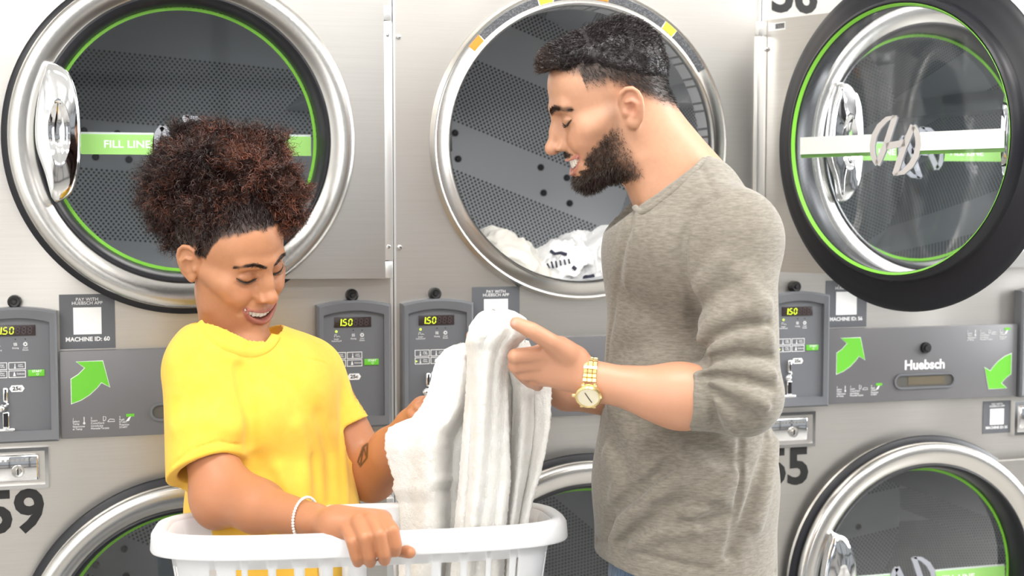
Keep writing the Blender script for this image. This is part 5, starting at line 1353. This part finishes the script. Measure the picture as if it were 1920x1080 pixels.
def towel():
    A = [(647, 866, 905, 2.30), (650, 850, 905, 2.285), (657, 834, 905, 2.275), (670, 822, 905, 2.26), (690, 812, 905, 2.25), (735, 803, 905, 2.24), (762, 789, 905, 2.235), (785, 770, 900, 2.23), (796, 742, 900, 2.225), (804, 727, 900, 2.225), (815, 722, 895, 2.225), (840, 722, 890, 2.225),
         (885, 734, 885, 2.23), (900, 740, 885, 2.23), (918, 737, 880, 2.235), (940, 748, 880, 2.24), (985, 751, 878, 2.24), (1080, 748, 875, 2.25), (1220, 742, 880, 2.26)]
    B_ = [(583, 918, 948, 2.175), (585, 908, 960, 2.150), (590, 899, 972, 2.125), (598, 890, 984, 2.105), (612, 882, 997, 2.095), (628, 877, 990, 2.094), (642, 873, 974, 2.100), (655, 876, 964, 2.108), (680, 877, 953, 2.115), (720, 876, 950, 2.125), (800, 870, 953, 2.14), (900, 862, 956, 2.155), (985, 854, 948, 2.165), (1080, 846, 944, 2.19), (1220, 840, 940, 2.21)]
    C_ = [(640, 930, 990, 2.20), (690, 940, 1012, 2.20), (722, 946, 1030, 2.20), (727, 946, 1034, 2.20), (800, 948, 1031, 2.205), (850, 948, 1022, 2.205), (900, 948, 1009, 2.21), (940, 946, 997, 2.215), (985, 942, 988, 2.215), (1080, 936, 990, 2.22), (1220, 930, 985, 2.23)]
    def g(u, c, w): return math.exp(-((u-c)/w)**2)
    def fa(u, y):
        t = (y-650)/500; s = sstep(0.0, .35, t)
        return .020*(2*u-1)**2+.016*math.sin(u*7.5+t*2.2)*s+.022*g(u, .80-.14*t, .07)*s-.012*g(u, .62-.1*t, .12)*s+.004*math.sin(u*19+t*6)
    def fb(u, y):
        t = (y-583)/500; s = sstep(0.08, .4, t)
        return .038*abs(2*u-1)**2.6+.010*math.sin(u*9+1.2+t*1.5)*s+.018*g(u, .15+.08*t, .08)*s-.006*g(u, .55, .15)*s+.003*math.sin(u*21+t*5)
    def fc(u, y):
        t = (y-690)/400; return .016*(2*u-1)**2+.014*math.sin(u*10+.6+t)*sstep(0, .3, t)+.020*g(u, .18, .10)+.012*g(u, .62+.05*t, .06)*sstep(0, .2, t)
    out = [sheet(A, fa, seed=2), sheet(B_, fb, seed=3), sheet(C_, fc, seed=4)]
    # the part that falls behind the hands joins the three hanging lengths into one cloth
    D_ = [(600, 905, 975, 2.235), (640, 880, 985, 2.26), (700, 840, 1005, 2.28), (800, 790, 1010, 2.29), (900, 770, 1000, 2.29), (1000, 770, 985, 2.28), (1200, 760, 980, 2.28)]
    out.append(sheet(D_, lambda u, y: .01*math.sin(u*12), seed=5, nu=40, nv=60))
    V = []; Q = []; n = 0
    for v, q in out: V.append(v); Q.append(q+n); n += len(v)
    V = np.concatenate(V); Q = np.concatenate(Q)
    o = link('towel', quad_mesh('towel', V, Q), M_TOWEL); tag(o, 'thick white terry towel hanging from the hands down into the basket', 'towel')
towel()
def crumple(name, label, cat, blobs, m, seed, h=.004, amp=.016, sc=9, group=None):
    pr = [WF.ell(c, r, .04, R=rotm('Z', a)) for c, r, a in blobs]
    def post(p, f):
        w = p+np.stack([vnoise(p, sc*.8, seed+7), vnoise(p, sc*.8, seed+8), vnoise(p, sc*.8, seed+9)], 1)*.018
        n = 1-np.abs(vnoise(w, sc, seed))*2.0; n2 = 1-np.abs(vnoise(w, sc*2.3, seed+3))*2.0
        return f-amp*n-amp*.45*n2
    V, Q = sculpt(pr, h, post=post, pad=.03); V = relax(V, Q, 1, .3)
    o = link(name, quad_mesh(name, V, Q), m); tag(o, label, cat, group); return o, V
crumple('folded_towel', 'crumpled white towel lying in the bottom of the basket behind its slats', 'towel', [(BC+BZ*-.17+BX*-.09, (.13, .08, .055), 10), (BC+BZ*-.165+BX*.07, (.12, .085, .06), -12)], M_TOWEL, 3, .005, .010)
def wl(px, py, y):
    r = FW+RT*(px-960)/FPX-UPV*(py-540)/FPX; t = (y-CAMP[1])/r[1]; return CAMP+t*r
crumple('cream_cloth', 'crumpled cream cotton cloth at the left of the open dryer drum', 'laundry', [(wl(930, 505, .20), (.075, .10, .085), 0), (wl(975, 530, .17), (.07, .09, .07), 20)], M_CREAM, 15, .0035, .010, 8)
o_, V_ = crumple('printed_shirt', 'rumpled white shirt with dark print in the middle of the open drum', 'laundry', [(wl(1055, 525, .17), (.075, .08, .080), 0), (wl(1090, 500, .26), (.08, .09, .07), 20)], M_WCLOTH, 33, .0035, .012, 11)
crumple('white_cloth', 'smooth white cloth in the open drum beside the man\'s chest', 'laundry', [(wl(1160, 510, .22), (.10, .12, .10), 0), (wl(1240, 520, .22), (.08, .10, .08), 0)], M_WCLOTH, 47, .0035, .010, 7)
M_INK = mat('dark_ink', (0.02, 0.025, 0.05), 0.6)
def ink():
    q = MB(); V = V_; d_ = (V-CAMP); dep = d_ @ FW; px = 960+FPX*(d_ @ RT)/dep; py = 540-FPX*(d_ @ UPV)/dep
    def at(x, y):
        m = (np.abs(px-x) < 4) & (np.abs(py-y) < 4); 
        if not m.any(): return None
        dd = dep[m].min()-.003; return P(x, y, dd)
    for pts, r in (([(1098, 522), (1106, 522), (1114, 520)], .0075), ([(1032, 470), (1040, 476), (1052, 474), (1062, 477)], .0035), ([(1026, 494), (1030, 503)], .002), ([(1034, 491), (1037, 502)], .002), ([(1042, 490), (1044, 501)], .002), ([(1050, 488), (1052, 498)], .002), ([(1058, 487), (1060, 496)], .002), ([(1066, 486), (1068, 494)], .002), ([(1074, 500), (1080, 505)], .004)):
        p = [at(*a) for a in pts]
        if any(x is None for x in p): continue
        q.tube([tuple(x) for x in p], r, 8)
    o = q.build('printed_marks', M_INK, None, 60)
    if q.v: o.parent = o_; o['kind'] = 'stuff'
    else: bpy.data.objects.remove(o)
ink()

def watch():
    a = P(1118, 716, 2.12)-P(1270, 742, 2.11); a = a/np.linalg.norm(a); c = P(1106, 713, 2.1205)
    a = a+UPV*-.10; a /= np.linalg.norm(a)
    u = -FH-a*(-FH @ a); u /= np.linalg.norm(u); w = np.cross(u, a); w = w if w @ UPV > 0 else -w
    e = empty('wristwatch', tuple(c)); Mx = Matrix.Identity(4)
    X, Y, Z = w, u, a                                   # local x: up, y: to the viewer, z: along the arm
    if np.linalg.det(np.array([X, Y, Z]).T) < 0: Z = -Z
    for i in range(3): Mx[i][0] = X[i]; Mx[i][1] = Y[i]; Mx[i][2] = Z[i]; Mx[i][3] = c[i]
    e.matrix_world = Mx; tag(e, "gold link wristwatch on the man's left wrist", 'watch')
    ra, rb = .0325, .0270; N = 26; ph0 = math.radians(123)         # case angle measured from +x (up) towards the viewer
    for i in range(N):
        t = ph0+math.radians(34)+(2*PI-math.radians(68))*(i+.5)/N; x, y = ra*math.cos(t), rb*math.sin(t); nx, ny = math.cos(t)/ra, math.sin(t)/rb; l = math.hypot(nx, ny); nx /= l; ny /= l
        for zc, zw, r in ((-.0070, .0064, .0022), (0, .0072, .0026), (.0070, .0064, .0022)):
            mb = MB(); mb.rbox(-r, r, -.0030, .0030, -zw/2, zw/2, .0008, 1); R = Matrix(((nx, -ny, 0, x), (ny, nx, 0, y), (0, 0, 1, zc), (0, 0, 0, 1)))
            mb.v = [tuple(R @ Vector(p)) for p in mb.v]; mb.build('band_link', M_GOLD, e)
    t = ph0; x, y = ra*math.cos(t), rb*math.sin(t); nx, ny = math.cos(t)/ra, math.sin(t)/rb; l = math.hypot(nx, ny); nx /= l; ny /= l
    R = Matrix(((-ny, nx, 0, x+nx*.001), (nx, ny, 0, y+ny*.001), (0, 0, 1, 0), (0, 0, 0, 1)))
    def put(name, mb, m, par):
        mb.v = [tuple(R @ Vector(p)) for p in mb.v]; return mb.build(name, m, par)
    case = put('case', MB().lathe([(0, -.001), (.0165, -.001), (.0192, .001), (.0200, .004), (.0198, .007), (.0175, .0095), (.0162, .0095), (.0160, .008), (0, .008)], 0, 0, 40), M_GOLD, e)
    put('dial', MB().lathe([(0, .0083), (.0158, .0083)], 0, 0, 32), M_DIAL, case)
    put('crown', MB().rbox(-.0025, .0025, .002, .0065, -.0245, -.0195, .001), M_GOLD, case)
    for a_ in (.6, 3.7): 
        h = MB(); h.prism(stroke([(0, 0), (.010*math.cos(a_), .010*math.sin(a_))], .0012), .0084, .0090); put('hand', h, M_LASH, case)
    for s in (-1, 1):
        for z in (-.009, .009): put('lug', MB().rbox(s*.013-.0035 if s > 0 else s*.013-.0075, s*.013+.0075 if s > 0 else s*.013+.0035, .0, .006, z-.0028, z+.0028, .001), M_GOLD, case)
watch()
def bracelet():
    a = P(588, 976, 2.135)-P(478, 952, 2.23); a = a/np.linalg.norm(a); a = a+RT*.5; a /= np.linalg.norm(a); c = P(573, 973, 2.147)
    u = np.cross(a, ZU); u /= np.linalg.norm(u); w = np.cross(u, a); N = 46
    e = empty('bracelet', tuple(c)); tag(e, "thin white beaded bracelet on the woman's right wrist", 'bracelet')
    mesh = None
    for i in range(N):
        t = 2*PI*i/N; p = u*.0315*math.cos(t)+w*.0325*math.sin(t)
        if mesh is None: o = MB().ball((0, 0, 0), .0024, 8, 6).build('bead', M_BEAD, e); mesh = o.data
        else: o = bpy.data.objects.new('bead', mesh); COL.objects.link(o); o.parent = e
        o.location = tuple(p)
bracelet()
print('script seconds', round(time.time()-T_START, 1))
